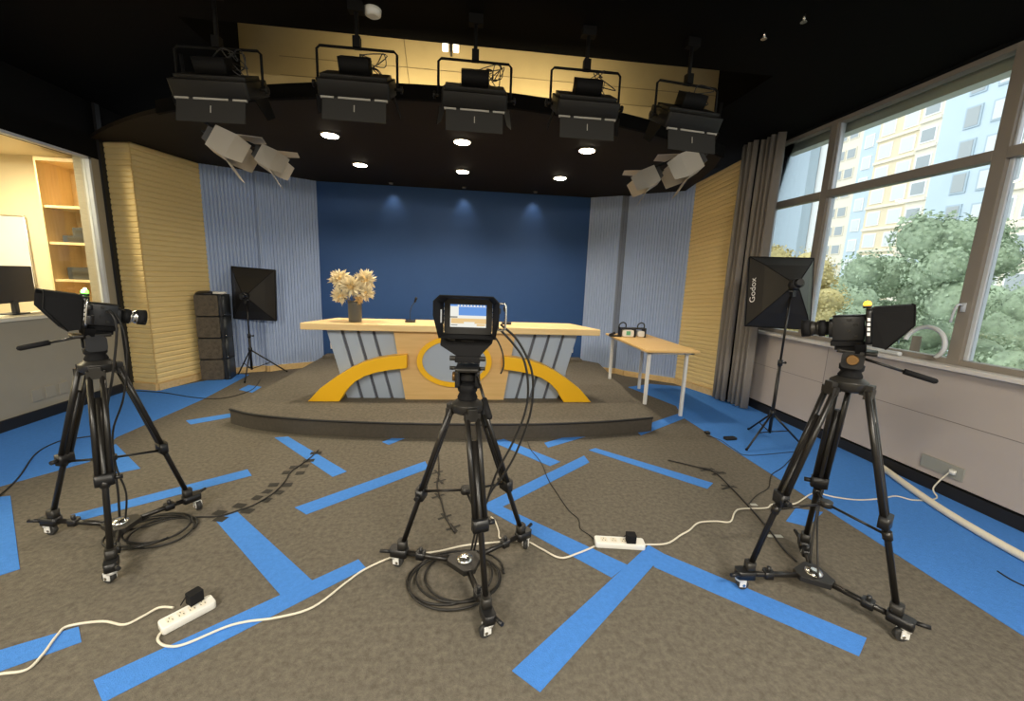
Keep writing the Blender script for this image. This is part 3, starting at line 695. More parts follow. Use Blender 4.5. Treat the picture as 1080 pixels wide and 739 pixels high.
def make_tripod(lab, group, loc, feet, topz, headrot, handle, hh=.215, spread=.47):
    # feet: three (x, y) on the dolly, relative to loc; topz: camera plate height
    t = thing('camera_tripod', lab, 'tripod', loc, 0, group)
    bowl = topz-hh; k_ = hh/.215
    a = MB().m('tripod_grey'); a.lathe((0, 0, bowl-.05), [(.055, 0), (.075, .015), (.078, .05), (.06, .062), (.05, .07)], 24)
    for fx, fy in feet:
        d = Vector((fx, fy, 0)).normalized(); a.box(d*.075+Vector((0, 0, bowl-.03)), (.05, .05, .05), RZ(math.atan2(d.y, d.x)))
    a.build('crown', t, .003)
    a = MB().m('matte'); a.lathe((0, 0, bowl+.012), [(.045, 0), (.05, .02*k_), (.04, .045*k_), (.048, .055*k_), (.05, .085*k_), (.045, .09*k_)], 24); a.build('pan_base', t)
    R = RZ(headrot)
    a = MB().m('black')
    for s in (-1, 1): a.rbox(R @ Vector((s*.048, 0, 0))+Vector((0, 0, bowl+.135*k_)), (.022, .085, .10*k_), .02, R, axis=0)
    a.rbox((0, 0, bowl+.14*k_), (.08, .06, .055), .02, R, axis=0); a.build('tilt_yoke', t)
    a = MB().m('brass'); a.cone(R @ Vector((-.058, 0, 0))+Vector((0, 0, bowl+.14*k_)), R @ Vector((-.075, 0, 0))+Vector((0, 0, bowl+.14*k_)), .026, .022, 16); a.build('counterbalance_dial', t)
    a = MB().m('tripod_grey'); a.rbox(R @ Vector((0, -.01, 0))+Vector((0, 0, topz-.023)), (.11, .15, .018), .01, R)
    for s in (-1, 1): a.cone(R @ Vector((s*.055, -.03, 0))+Vector((0, 0, topz-.023)), R @ Vector((s*.085, -.03, 0))+Vector((0, 0, topz-.023)), .009)
    a.build('camera_plate', t)
    h0 = R @ Vector((handle[0], handle[1], 0))*0 + Vector((0, 0, bowl+.15)); hd = Vector(handle[2])
    hs = R @ Vector((handle[0], handle[1], 0)) + Vector((0, 0, topz-(.025 if handle[0] < 0 else .06)))
    a = MB().m('tripod'); a.tube([hs, hs+hd*.62], .007, 8); a.build('pan_bar', t)
    a = MB().m('matte'); a.tube([hs+hd*.58, hs+hd], .0135, 10); a.ball(hs+hd, .0135, 8); a.build('pan_grip', t)
    for fx, fy in feet:
        d = Vector((fx, fy, 0)); dn = d.normalized(); side = Vector((-dn.y, dn.x, 0))
        top = dn*.08+Vector((0, 0, bowl-.03)); foot = Vector((fx, fy, .135)); ax = foot-top
        kn = top+ax*.60; lo = top+ax*.97
        lg = MB().m('tripod')
        for s in (-1, 1): lg.tube([top+side*(s*.026), kn+side*(s*.024)], .0135, 8)
        lg.m('tripod_grey'); lg.box(top+ax*.02, (.03, .075, .04), RZ(math.atan2(dn.y, dn.x)))
        leg = lg.build('leg', t)
        a = MB().m('black'); Q = ax.to_track_quat('Z', 'Y').to_matrix()
        a.rbox(kn, (.045, .08, .06), .012, RZ(math.atan2(dn.y, dn.x))); a.cone(kn+side*.035, kn+side*.07, .012); a.build('leg_clamp', leg)
        a = MB().m('tripod'); a.tube([top+ax*.15, foot], .014, 8); a.build('lower_tube', leg)
        a = MB().m('tripod_grey'); a.rbox(foot, (.05, .045, .06), .012, RZ(math.atan2(dn.y, dn.x))); a.build('foot', leg)
        u = (bowl-.03-spread+.0)/(bowl-.03-.135); pz = top+ax*u
        a = MB().m('tripod'); a.tube([pz, Vector((0, 0, spread+.04))], .007, 6); a.cone(pz-ax.normalized()*.02, pz+ax.normalized()*.02, .02); a.build('spreader_arm', t)
    a = MB().m('tripod_grey'); a.cone((0, 0, spread+.025), (0, 0, spread+.055), .028); a.build('spreader_hub', t)
    return t
def make_dolly(lab, group, loc, feet, cast_rot=0):
    t = thing('tripod_dolly', lab, 'dolly', loc, 0, group)
    a = MB().m('tripod_grey'); hub = [Vector((fx, fy, 0)).normalized()*.09 for fx, fy in feet]
    pts = []
    for d in hub:
        s = Vector((-d.y, d.x, 0)).normalized()*.03; pts += [d-s, d+s]
    an = sorted(pts, key=lambda p: math.atan2(p.y, p.x)); a.prism([p+Vector((0, 0, .078)) for p in an], (0, 0, .03)); a.m('chrome'); a.lathe((0, 0, .108), [(.045, 0), (.04, .012), (.015, .02)], 16); a.build('centre_plate', t, .003)
    for k, (fx, fy) in enumerate(feet):
        d = Vector((fx, fy, 0)); n = d.normalized(); s = Vector((-n.y, n.x, 0)); R = RZ(math.atan2(n.y, n.x))
        ar = MB().m('tripod'); ar.tube([n*.06+Vector((0, 0, .092)), d+Vector((0, 0, .092))], .0145, 10)
        ar.m('black'); ar.rbox(d*.70+Vector((0, 0, .094)), (.05, .045, .04), .01, R); ar.cone(d*.70+Vector((0, 0, .1)), d*.70+Vector((0, 0, .135)), .010)
        arm = ar.build('arm', t)
        a = MB().m('black'); a.rbox(d+n*.02+Vector((0, 0, .094)), (.10, .055, .045), .015, R); a.b2((0, 0, 0), (0, 0, 0)) if False else None
        a.cone(d+n*.06+s*.02+Vector((0, 0, .1)), d+n*.115+s*.035+Vector((0, 0, .106)), .010); a.build('foot_clamp', t)
        cw = d+n*.045; R2_ = RZ(math.atan2(n.y, n.x)+cast_rot+k*.8); 
        a = MB().m('white_metal'); a.cone(cw+Vector((0, 0, .055)), cw+Vector((0, 0, .075)), .022)
        for sg in (-1, 1): a.box(cw+R2_ @ Vector((-.012, sg*.017, 0))+Vector((0, 0, .043)), (.034, .004, .04), R2_)
        cas = a.build('caster', t)
        a = MB().m('wheel'); a.cone(cw+R2_ @ Vector((-.018, -.012, 0))+Vector((0, 0, .0325)), cw+R2_ @ Vector((-.018, .012, 0))+Vector((0, 0, .0325)), .029, seg=18)
        a.m('chrome'); a.cone(cw+R2_ @ Vector((-.018, -.020, 0))+Vector((0, 0, .0325)), cw+R2_ @ Vector((-.018, .020, 0))+Vector((0, 0, .0325)), .008); a.build('wheel', cas)
    return t
# left, middle and right units
specs = [
 ('left', (-2.0, 2.41), [(-.40, .06), (.21, -.33), (.20, .27)], 1.24, -math.radians(42), math.radians(9), 'green', (-.004, -.02, (-.20, -.135, -.05)), False, .18),
 ('middle', (.01, 1.97), [(-.34, .10), (.33, .21), (.10, -.33)], 1.185, -math.radians(4), math.radians(4), None, (.05, -.05, (.05, -.20, -.13)), True, .205),
 ('right', (1.865, 1.755), [(-.345, .035), (.165, -.285), (.17, .25)], 1.335, math.radians(42), math.radians(7), 'orange', (.04, -.04, (.215, -.15, -.07)), False, .17)]
for nm, (x, y), feet, tz_, ang, tilt, led, hd, scr, hh in specs:
    side = {'left': 'by the control room window', 'middle': 'facing the news desk', 'right': 'by the outside window'}[nm]
    extra = {'left': 'with green tally light', 'middle': 'with lit monitor', 'right': 'with orange tally light'}[nm]
    make_dolly('wheeled floor dolly under the %s camera tripod' % nm, 'tripod dollies', (x, y, 0), feet)
    make_tripod('black twin tube tripod carrying the %s camera %s' % (nm, side), 'camera tripods', (x, y, 0), feet, tz_, ang, hd, hh)
    make_camera('black studio camera %s on the %s tripod, %s' % (extra, nm, side), 'studio cameras', (x, y, tz_+.005), ang, tilt, led, scr, .125 if scr else 0).scale = (1, .78, 1)

# ------------------------------------------------------------------ studio lights hanging from the ceiling edge
def studio_light(x, y, z, rz, lab, w=.50, tilt=.5, doors=True, pale=False):
    t = thing('studio_panel_light', lab, 'studio light', (x, y, ZC), rz, 'hanging studio panel lights')
    zt = z-ZC          # yoke top, negative
    a = MB().m('fixture_dark'); a.cone((0, 0, zt), (0, 0, 0), .014); a.box((0, 0, -.03), (.10, .06, .06)); a.box((0, 0, zt+.035), (.05, .05, .07)); a.build('hanger', t)
    a = MB().m('fixture_dark'); h = .24
    a.tube([(-w/2-.03, 0, zt-h), (-w/2-.03, 0, zt-.02), (-w/2-.01, 0, zt), (w/2+.01, 0, zt), (w/2+.03, 0, zt-.02), (w/2+.03, 0, zt-h)], .009, 8); a.build('yoke', t)
    R = RX(tilt); cz = zt-h
    bd = MB().m('fixture'); bd.rbox(Vector((0, 0, cz)), (w, .30, .10), .02, R, axis=2); bd.rbox(R @ Vector((0, 0, .06))+Vector((0, 0, cz)), (w*.92, .2, .03), .01, R)
    body = bd.build('housing', t, .003)
    a = MB().m('fixture_dark'); a.rbox(R @ Vector((0, .0, .12))+Vector((0, 0, cz)), (w*.42, .12, .10), .01, R); a.build('ballast_box', t)
    for s in (-1, 1):
        a = MB().m('fixture'); a.cone((s*(w/2+.01), 0, cz), (s*(w/2+.07), 0, cz), .010); a.cone((s*(w/2+.05), 0, cz), (s*(w/2+.065), 0, cz), .024); a.build('yoke_knob', t)
    rnd = random.Random(int(x*100))
    for k in range(3):
        a = MB().m('cable'); pts = [Vector((rnd.uniform(-.08, .02), 0, cz+.16))]
        for i in range(5): pts.append(Vector((rnd.uniform(.0, w*.45), rnd.uniform(-.06, .06), cz+rnd.uniform(.10, .24))))
        pts.append(Vector((w*.38, 0, cz+.05))); a.tube(smooth(pts, 5), .0035, 5); a.build('loose_wire', t)
    # emitter facing the stage and its pale clip bars
    a = MB().m('door_grey'); a.b2((-w/2+.02, -.14, -.055), (w/2-.02, .14, -.051)); o = a.build('louvre', t); o.location = (0, 0, cz); o.rotation_euler = (tilt, 0, 0)
    if doors:
        dr = MB().m('door_grey'); dr.b2((-w/2+.03, -.004, -.15), (w/2-.03, .004, 0)); dr.m('door_edge'); dr.b2((-w*.22, -.008, -.008), (w*.22, .006, .004)); dr.b2((-w*.46, -.008, -.008), (-w*.28, .006, .004)); dr.b2((w*.28, -.008, -.008), (w*.46, .006, .004)); dr.b2((-.003, -.007, -.09), (.003, .007, -.045))
        o = dr.build('barn_door', t); p = R @ Vector((0, -.15, -.055)); o.location = (p.x, p.y, p.z+cz); o.rotation_euler = (-.15, 0, 0)
        for s in (-1, 1):
            a = MB().m('fixture_dark'); a.prism([(0, -.13, 0), (0, .13, 0), (0, .08, -.13), (0, -.08, -.13)], (.004, 0, 0)); o = a.build('side_flap', t)
            p = R @ Vector((s*w/2, 0, -.05)); o.location = (p.x, p.y, p.z+cz); o.rotation_euler = (tilt, -s*.3, 0)
    return t
studio_light(-1.69, 3.25, 3.04, -.06, 'leftmost dark panel light hanging at the left end of the lit recess', .50, .45)
studio_light(-.785, 3.25, 3.12, -.01, 'hanging panel light second from the left, in its yoke', .48, .5)
studio_light(.03, 3.25, 3.11, -.0, 'middle hanging panel light, above the middle camera', .46, .5)
studio_light(.845, 3.25, 3.12, .0, 'hanging panel light second from the right, grey barn door down', .46, .5)
studio_light(1.64, 3.25, 3.09, .12, 'rightmost hanging panel light, above the twin white floods', .46, .5)

# twin white floods in the stage corners
def flood(loc, aim, s, lab, roll=0):
    loc = Vector(loc); n = (Vector(aim)-loc).normalized()
    t = thing('hanging_floodlight', lab, 'flood light', loc, 0, 'white corner floods')
    q = n.to_track_quat('-Z', 'Y').to_matrix() @ RZ(roll)
    def W(p): return q @ Vector(p)
    a = MB().m('flood'); 
    w, h, d = .135*s, .125*s, .09*s
    f0 = [(-w, -h, -d), (w, -h, -d), (w, h, -d), (-w, h, -d)]; b0 = [(-w*.92, -h*.85, d), (w*.92, -h*.85, d), (w*.92, h*.85, d), (-w*.92, h*.85, d)]
    for i in range(4):
        j = (i+1) % 4; a.poly([W(f0[i]), W(f0[j]), W(b0[j]), W(b0[i])])
    a.poly([W(p) for p in b0[::-1]]); a.build('housing', t)
    a = MB().m('black'); a.box(W((0, 0, d+.03*s)), (w*1.3, h*1.1, .06*s), q); a.tube([W((-.05*s, 0, d+.06*s)), W((-.05*s, 0, d+.10*s)), W((.05*s, 0, d+.10*s)), W((.05*s, 0, d+.06*s))], .006); a.build('rear_box', t)
    for i in range(4):
        j = (i+1) % 4; A, B = Vector(f0[i]), Vector(f0[j]); mid = (A+B)/2; out = Vector((mid.x, mid.y, 0)).normalized()
        e = (B-A)*.12; L = .19*s
        if i % 2 == 0: L *= 1.1
        A2, B2 = A+out*L*(.25 if i % 2 else .5)+Vector((0, 0, -L*.85))+e, B+out*L*(.25 if i % 2 else .5)+Vector((0, 0, -L*.85))-e
        a = MB().m('flood'); a.prism([W(A), W(B), W(B2), W(A2)], W(out*.003)); a.build('barn_door', t)
    a = MB().m('matte'); a.box(W((0, 0, -d*.3)), (w*1.5, h*1.4, .004), q); a.build('reflector', t)
    return t
def bracket(pts, lab):
    a = MB().m('matte'); a.tube(pts, .014, 8); tag(a.build('hanging_bracket'), lab, 'bracket')
flood((-2.20, 4.22, 2.69), (-1.1, 4.45, 2.1), .92, 'larger white flood with open barn doors at left stage corner', .05)
flood((-1.85, 4.25, 2.60), (-.7, 4.5, 2.0), .74, 'smaller white flood at left stage corner, nearer the downlight', .05)
bracket([(-2.5, 4.22, 3.4), (-2.48, 4.24, 2.92), (-2.2, 4.30, 2.80), (-1.85, 4.32, 2.67)], 'black bracket arm carrying the two white floods at left stage corner')
flood((2.22, 4.22, 2.80), (1.1, 4.45, 2.15), .95, 'larger white flood with open barn doors at right stage corner', -.05)
flood((1.83, 4.25, 2.65), (.7, 4.5, 2.0), .76, 'smaller white flood at right stage corner, lower end of the bracket', -.05)
bracket([(2.5, 4.22, 3.4), (2.48, 4.24, 3.02), (2.2, 4.30, 2.90), (1.8, 4.32, 2.74)], 'black bracket arm carrying the two white floods at right stage corner')

# ceiling lamps
dl_pos = [(-1.45, 4.77, 'front left downlight in the stage ceiling, glowing', 16), (-1.43, 5.92, 'back left downlight in the stage ceiling, glowing', 12), (-.08, 4.67, 'front middle downlight in the stage ceiling, glowing', 14), (-.09, 5.92, 'back middle downlight in the stage ceiling, glowing', 12), (1.27, 4.65, 'front right downlight in the stage ceiling, glowing', 16), (1.26, 5.93, 'back right downlight in the stage ceiling, glowing', 12)]
LAMPS = []
for x, y, lab, pw in dl_pos:
    t = thing('downlight', lab, 'downlight', (x, y, ZS), 0, 'stage ceiling downlights')
    a = MB().m('lamp_ring'); a.lathe((0, 0, -.012), [(.095, 0), (.105, .012)], 24); a.build('trim_ring', t)
    a = MB().m('lamp'); a.lathe((0, 0, -.018), [(.078, 0), (.085, .008)], 24); a.build('lamp_face', t)
    LAMPS.append((x, y, ZS-.03, pw))
for i, (x, pw) in enumerate(((-1.22, 5), (-.08, 5), (1.08, 5))):
    t = thing('wall_washer', ['left', 'middle', 'right'][i]+' of three small wall washers at the blue backdrop head', 'wall washer', (x, 6.95, ZS), 0, 'backdrop wall washers')
    a = MB().m('lamp_ring'); a.lathe((0, 0, -.02), [(.03, 0), (.035, .02)], 16); a.build('can', t)
def spot(loc, power, size, blend, col, aim=None, r=.03):
    l = bpy.data.lights.new('spot', 'SPOT'); l.energy = power; l.spot_size = size; l.spot_blend = blend; l.color = col; l.shadow_soft_size = r
    o = bpy.data.objects.new('lamp_beam', l); C.objects.link(o); o.location = loc
    if aim: o.rotation_euler = (Vector(aim)-Vector(loc)).to_track_quat('-Z', 'Y').to_euler()
    return o
WARM = (1, .86, .66)
for x, y, z, pw in LAMPS: spot((x, y, z), pw*7, 2.3, .8, WARM, r=.05)
for x, pw in ((-1.22, 4), (-.08, 4), (1.08, 4)): spot((x, 7.0, ZS-.03), pw, 1.2, .9, (1, .93, .8), (x, YB, 2.6))
def area(loc, aim, sx, sy, power, col, portal=False):
    l = bpy.data.lights.new('area', 'AREA'); l.shape = 'RECTANGLE'; l.size = sx; l.size_y = sy; l.energy = power; l.color = col
    o = bpy.data.objects.new('lamp_area', l); C.objects.link(o); o.location = loc; o.rotation_euler = (Vector(aim)-Vector(loc)).to_track_quat('-Z', 'Y').to_euler()
    if portal: l.cycles.is_portal = True
    return o
# unseen ceiling panels added behind the viewer to fill the room with light
for i, (x, y) in enumerate(((-2.2, -.9), (1.6, -.9), (-2.2, -2.3), (1.6, -2.3))):
    t = thing('fill_panel_light', 'unseen added fill panel, %s, over the room behind the viewer' % ('front left', 'front right', 'rear left', 'rear right')[i], 'fill light', (x, y, ZC), 0, 'added room fill panels')
    a = MB().m('white_metal'); a.rbox((0, 0, -.02), (1.22, .32, .04), .01); a.build('tray', t)
    a = MB().m('fill_panel'); a.b2((-.58, -.13, -.043), (.58, .13, -.0405)); a.build('diffuser', t)
    area((x, y, ZC-.06), (x, y+.5, 0), 1.15, .26, 125, (1, .92, .78))
# recess tubes on top of the stage ceiling
for i, x in enumerate((-.45, .75)):
    t = thing('cove_tube', 'hidden cove tube on top of the stage ceiling', 'cove light', (x, 4.15, ZS+.04), 0, 'cove tubes')
    a = MB().m('white_metal'); a.b2((-.5, -.03, 0), (.5, .03, .03)); a.build('batten', t)
    area((x, 4.13, ZS+.10), (x, 4.45, 3.8), 1.0, .05, 12, (1, .88, .6))
t = thing('twin_spot', 'tiny pair of white lamps behind the middle hanging light', 'lamp', ony(475.5, 51.5, 4.40))
for dx in (-.05, .05):
    a = MB().m('lamp_off'); a.rbox((dx, -.03, 0), (.055, .04, .07), .01, axis=1); a.build('lamp_head', t)
a = MB().m('black'); a.b2((-.01, .01, -.02), (.01, .10, .16)); a.build('bracket', t)
a = MB().m('white_plastic'); p = onz(393, 10, ZC); a.lathe((p.x, p.y, ZC-.045), [(.035, 0), (.055, .012), (.06, .045)], 20); tag(a.build('smoke_detector'), 'round white smoke detector on the black ceiling', 'smoke detector')
for px, lab in (((848, 20), 'small metal sprinkler head near the window on the black ceiling'), ((806, 38), 'tiny metal sprinkler head left of the larger one on the black ceiling')):
    p = onz(*px, 3.36); a = MB().m('chrome'); a.cone((p.x, p.y, 3.345), (p.x, p.y, ZC), .008); a.cone((p.x, p.y, 3.34), (p.x, p.y, 3.345), .02); tag(a.build('ceiling_sprinkler'), lab, 'sprinkler')
# control room lamps
for i, (x, y) in enumerate(((-5.3, 5.0), (-5.3, 3.3), (-5.3, 1.4))):
    t = thing('ceiling_lamp', 'small round lamp in the control room ceiling, %s the bookcase' % ('nearest', 'second from', 'farthest from')[i], 'lamp', (x, y, 2.9), 0, 'control room lamps')
    a = MB().m('lamp'); a.lathe((0, 0, -.012), [(.05, 0), (.055, .012)], 16); a.build('lamp_face', t)
    area((x, y, 2.85), (x, y, 0), .5, .5, 75, (1, .84, .56))

# ------------------------------------------------------------------ control room contents
B = thing('bookcase', 'open wooden bookcase against the control room back wall', 'bookcase', (-4.82, 5.92, 0))
bx0, bx1 = -.26, .25
for nm, lo, hi in (('side_panel', (bx0-.02, -.22, 0), (bx0, .22, 2.80)), ('side_panel', (bx1, -.22, 0), (bx1+.04, .22, 2.80)), ('back_panel', (bx0, .20, 0), (bx1, .22, 2.80)), ('top_panel', (bx0, -.22, 2.76), (bx1, .2, 2.80))):
    a = MB().m('shelf'); a.b2(lo, hi); a.build(nm, B)
for z in (2.26, 1.83, 1.38, .9, .45):
    a = MB().m('shelf'); a.b2((bx0, -.20, z-.03), (bx1, .20, z)); a.build('shelf', B)
def deck(x, z, w, h, lab, d=.24):
    t = thing('equipment_box', lab, 'equipment', (-4.82+x, 5.90, z), 0, 'black boxes on the control room bookcase')
    a = MB().m('case_side'); a.rbox((0, 0, h/2), (w, d, h), .012, axis=1); a.build('casing', t); a = MB().m('scr_dark' if 0 else 'tripod_grey'); a.b2((-w*.35, -d/2-.004, h*.3), (w*.35, -d/2, h*.7)); a.build('front_plate', t)
deck(.02, 1.83, .36, .085, 'wide flat black box at the bottom of the upper bookcase shelf')
deck(.07, 1.915, .22, .10, 'smaller black box stacked on the flat one in the bookcase')
deck(-.02, 1.38, .28, .15, 'black box on the lower bookcase shelf beside white bits')
a = MB().m('white_plastic'); a.rbox((-4.63, 5.84, 1.38+.08), (.07, .10, .16), .02); tag(a.build('white_carton'), 'pale carton at the right end of the lower bookcase shelf', 'carton')
t = thing('whiteboard', 'pale framed whiteboard on the control room back wall', 'whiteboard', (-6.12, 6.14, 1.7))
a = MB().m('soft_white'); a.b2((-.6, -.02, -.45), (.44, -.005, .45)); a.build('board', t); a = MB().m('chrome'); a.tube([(-.6, -.02, -.45), (.44, -.02, -.45), (.44, -.02, .45), (-.6, -.02, .45)], .01, 6, True); a.build('frame', t)
t = thing('desktop_monitor', 'black flat monitor standing on the control room ledge', 'monitor', (-4.60, 4.70, OZ0), -PI/2+.25)
a = MB().m('black'); a.rbox((0, 0, .30), (.62, .035, .37), .01, axis=1); a.build('casing', t); a = MB().m('matte'); a.b2((-.29, -.0195, .14), (.29, -.0178, .465)); a.build('screen', t)
a = MB().m('black'); a.b2((-.03, .0, .0), (.03, .03, .14)); a.rbox((0, .0, .006), (.22, .14, .012), .02); a.build('stand', t); a = MB().m('white_mark'); a.b2((-.03, -.0195, .122), (.03, -.018, .13)); a.build('badge', t)

# ------------------------------------------------------------------ wall sockets
def plate(name, lab, lo, hi, matn, cat='socket', group=None, marks=2):
    lo, hi = Vector(lo), Vector(hi); c_ = (lo+hi)/2
    t = thing(name, lab, cat, c_, 0, group); a = MB().m(matn); a.b2(lo-c_, hi-c_); a.build('plate', t, .002); return t
for i, y in enumerate((4.42, 4.56, 4.70)):
    plate('wall_socket', ['leftmost', 'middle', 'rightmost'][i]+' of three pale sockets low on the left wall', (XL, y, .20), (XL+.012, y+.10, .32), 'tanbox', 'socket', 'left wall sockets')
plate('wall_socket', 'long grey socket plate low on the wall under the outside window', (XR-.012, 2.54, .17), (XR, 2.84, .275), 'socket')
plate('wall_socket', 'white socket low on the blue backdrop at the left end of the desk', (-2.30, YB-.02, .30), (-2.19, YB, .40), 'white_plastic')
plate('wall_socket', 'white socket low on the blue backdrop at the right end of the desk', (1.78, YB-.02, .30), (1.93, YB, .40), 'white_plastic')

# ------------------------------------------------------------------ cords, strips, tape
def cord(name, px, r, matn, lab, z=None, cat='cord', group=None, n=6, world=None):
    zz = r+.0032 if z is None else z
    pts = world or [onz(x, y, zz) for x, y in px]
    a = MB().m(matn); a.tube(smooth(pts, n), r, 7); o = a.build(name); return tag(o, lab, cat, group)
cord('extension_cord', [(-25,716),(0,710.5),(28,706),(45,690),(60,670),(72,660),(108,655),(131,658.5),(150,650),(168,640.5),(183,640.5)], .0055, 'cream_cord', 'white cord running from the lower left corner to the left power strip')
cord('extension_cord', [(174,664),(168,669),(167,676),(176,681),(195,679),(238,661),(262,655),(292,651),(330,640),(365,614),(385,600),(415,587),(440,584),(463,581),(490,575),(520,572),(552,570),(570,578),(591,588),(610,583),(627,576)], .0055, 'cream_cord', 'long white cord between the left and the middle power strip')
cord('extension_cord', [(679,574),(703,573),(718,564),(727,559),(737,551),(755,549.5),(770,550),(775,540),(782,536.5),(808,535.5),(815,531.5),(838,531),(858,520),(880,524),(905,527),(930,525.5),(945,523),(962,527),(980,527.5)], .0055, 'cream_cord', 'white cord from the middle power strip towards the window wall')
e0 = onz(980, 527.5, .009)
cord('extension_cord', None, .0055, 'cream_cord', 'short white cord rising from the floor to the grey wall socket', world=[e0, e0+Vector((.12, .04, .0)), Vector((XR-.08, 2.66, .06)), Vector((XR-.04, 2.62, .20)), Vector((XR-.014, 2.60, .225))])
a = MB().m('white_plastic'); a.rbox((XR-.026, 2.60, .225), (.026, .04, .035), .008); tag(a.build('wall_plug'), 'white plug in the grey socket plate under the window', 'plug')
cord('extension_cord', [(518,545),(522,549),(526,560),(527,567),(536,569)], .005, 'cream_cord', 'short curl of white cord on the floor behind the middle tripod')
cord('floor_conduit', None, .026, 'cream_ledge', 'thick cream conduit curving across the blue carpet by the window wall', world=[(3.80, 3.14, .030), (3.74, 3.0, .030), (3.60, 2.65, .030), (3.49, 2.30, .030), (3.42, 1.9, .030), (3.38, 1.3, .030), (3.36, .6, .030)], cat='conduit')
def strip(p0, p1, lab, adapters):
    p0, p1 = onz(*p0), onz(*p1); d = p1-p0; L = d.length; ang = math.atan2(d.y, d.x)
    t = thing('power_strip', lab, 'power strip', ((p0+p1)/2).to_tuple(), ang, 'white power strips'); 
    a = MB().m('white_plastic'); a.rbox((0, 0, .021), (L, .075, .036), .014); a.build('casing', t, .004)
    for i in range(4):
        a = MB().m('cream_ledge'); a.rbox((-L*.32+i*L*.2, 0, .0393), (L*.13, .04, .0012), .008)
        a.m('black'); 
        for dx, dy in ((0, .01), (-.008, -.008), (.008, -.008)): a.b2((-L*.32+i*L*.2+dx-.0015, dy-.004, .0395), (-L*.32+i*L*.2+dx+.0015, dy+.004, .0406))
        a.build('outlet', t)
    return t, ang
s1, a1 = strip((169, 667), (226, 637), 'white power strip on the grey carpet at lower left', 1)
s2, a2 = strip((627, 574), (679, 577), 'white power strip on the carpet between the middle and right tripods', 1)
def adapter(px, ang, s, lab, base=.042):
    p = onz(*px, base); t = thing('plug_adapter', lab, 'adapter', p, ang, 'black adapters on power strips')
    a = MB().m('matte'); a.rbox((0, 0, s*.5), (s*1.05, s*.9, s*.95), .006); a.m('chrome'); a.b2((-.01, -.002, -.0005), (.01, .002, .004)); a.build('casing', t, .003)
    a = MB().m('cable'); a.tube(smooth([(0, s*.4, s*.4), (-.01, s*.9, s*.3), (-.03, s*1.3, -.03)], 4), .003, 6); a.build('lead', t)
adapter((206, 634), a1+.15, .055, 'black cube adapter plugged into the lower left power strip')
adapter((665, 571), a2, .055, 'black cube adapter plugged into the middle power strip')
cord('thin_cable', [(556,464),(560,474),(571,488),(578,505),(587.5,520),(600,538),(610,547),(612,557),(621.5,564),(628,570)], .003, 'cable', 'thin black cable winding from the platform to the middle power strip', cat='cable')
cord('thin_cable', [(704.5,485),(738,493),(754,498),(772,515),(788,532),(810,557),(825,577),(840,592)], .006, 'cable', 'black cable across the floor to the right tripod dolly', cat='cable')
cord('thin_cable', [(745,459),(760,464),(775,474),(790,480),(839,476)], .003, 'cable', 'thin black cable on the carpet edge near the right light stand', cat='cable')
cord('thin_cable', [(839,478),(826,492),(814,500),(812,508),(810,515),(798,522),(790,531)], .003, 'cable', 'thin black cable curling from the right light stand over grey carpet', cat='cable')
cord('thin_cable', [(143,412),(173,414),(205,419),(233,420),(255,415),(268,409),(275,399)], .005, 'cable', 'black cable along the left blue carpet to the softbox stand', cat='cable')
cord('thin_cable', [(-8,528),(0,522),(20,503),(38,478),(60,466),(80,462),(110,458)], .005, 'cable', 'black cable entering at the left frame edge over blue carpet', cat='cable')
cord('thin_cable', [(120,560),(150,556),(180,547),(210,545),(231,544),(255,537),(270,531),(288,520),(300,508),(307,497),(320,488),(330,480),(336,474)], .005, 'cable', 'taped black cable running from the left dolly towards the platform', cat='cable')
cord('thin_cable', [(462,480),(463,497),(461,512),(465,527),(470,545),(480,562)], .005, 'cable', 'taped cable behind the middle tripod', cat='cable')
cord('thin_cable', [(1052,602),(1068,612),(1090,622)], .004, 'cable', 'short black cable end at the right frame edge on grey carpet', cat='cable')
a = MB().m('black'); p = onz(770, 462, .014); a.rbox(p, (.13, .06, .022), .01, RZ(.1)); tag(a.build('power_adapter'), 'flat black power brick on the blue carpet near the right light stand', 'adapter')
a = MB().m('black'); p = onz(746, 456, .014); a.rbox(p, (.05, .05, .022), .01); tag(a.build('cable_plug'), 'small black plug on the carpet edge left of the power brick', 'plug')
pads = [(231.6,540.5,1.25),(232.6,547,1.25),(252.6,533,1.3),(261,538.4,1.3),(271,524.6,1),(281,527,1),(282,518,1),(294.3,519,1),(288.6,511,1.15),(303,511,1.15),(302.5,498,1.1),(316.5,498.6,1.1),(310,492.4,1.1),(321,491.2,1.1),(325.7,485.5,1.5),(333.4,477.5,1.6)]
ordn = ['first', 'second', 'third', 'fourth', 'fifth', 'sixth', 'seventh', 'eighth', 'ninth', 'tenth', 'eleventh', 'twelfth', 'thirteenth', 'fourteenth', 'fifteenth', 'sixteenth']
for i, (x, y, s) in enumerate(pads):
    p = onz(x, y, .0036+.0002*(i % 2)); a = MB().m('tape'); a.box((0, 0, 0), (.058*s, .055, .0008)); o = a.build('tape_piece'); o.location = p; o.rotation_euler.z = .12 if i > 7 else -.25
    tag(o, 'black tape piece on the taped cable, %s counted from the left dolly' % ordn[i], 'tape', 'black tape pieces on the left cable')
for i, (x, y) in enumerate(((461, 498), (464, 507), (462, 523), (469, 545), (478, 556))):
    p = onz(x, y, .0036+.0002*(i % 2)); a = MB().m('tape'); a.box((0, 0, 0), (.10, .018, .0008)); a.box((0, 0, .0002), (.018, .10, .0008)); o = a.build('tape_piece'); o.location = p; o.rotation_euler.z = .5
    tag(o, 'thin taped cross behind the middle tripod, %s from the platform' % ordn[i], 'tape', 'taped crosses behind the middle tripod')
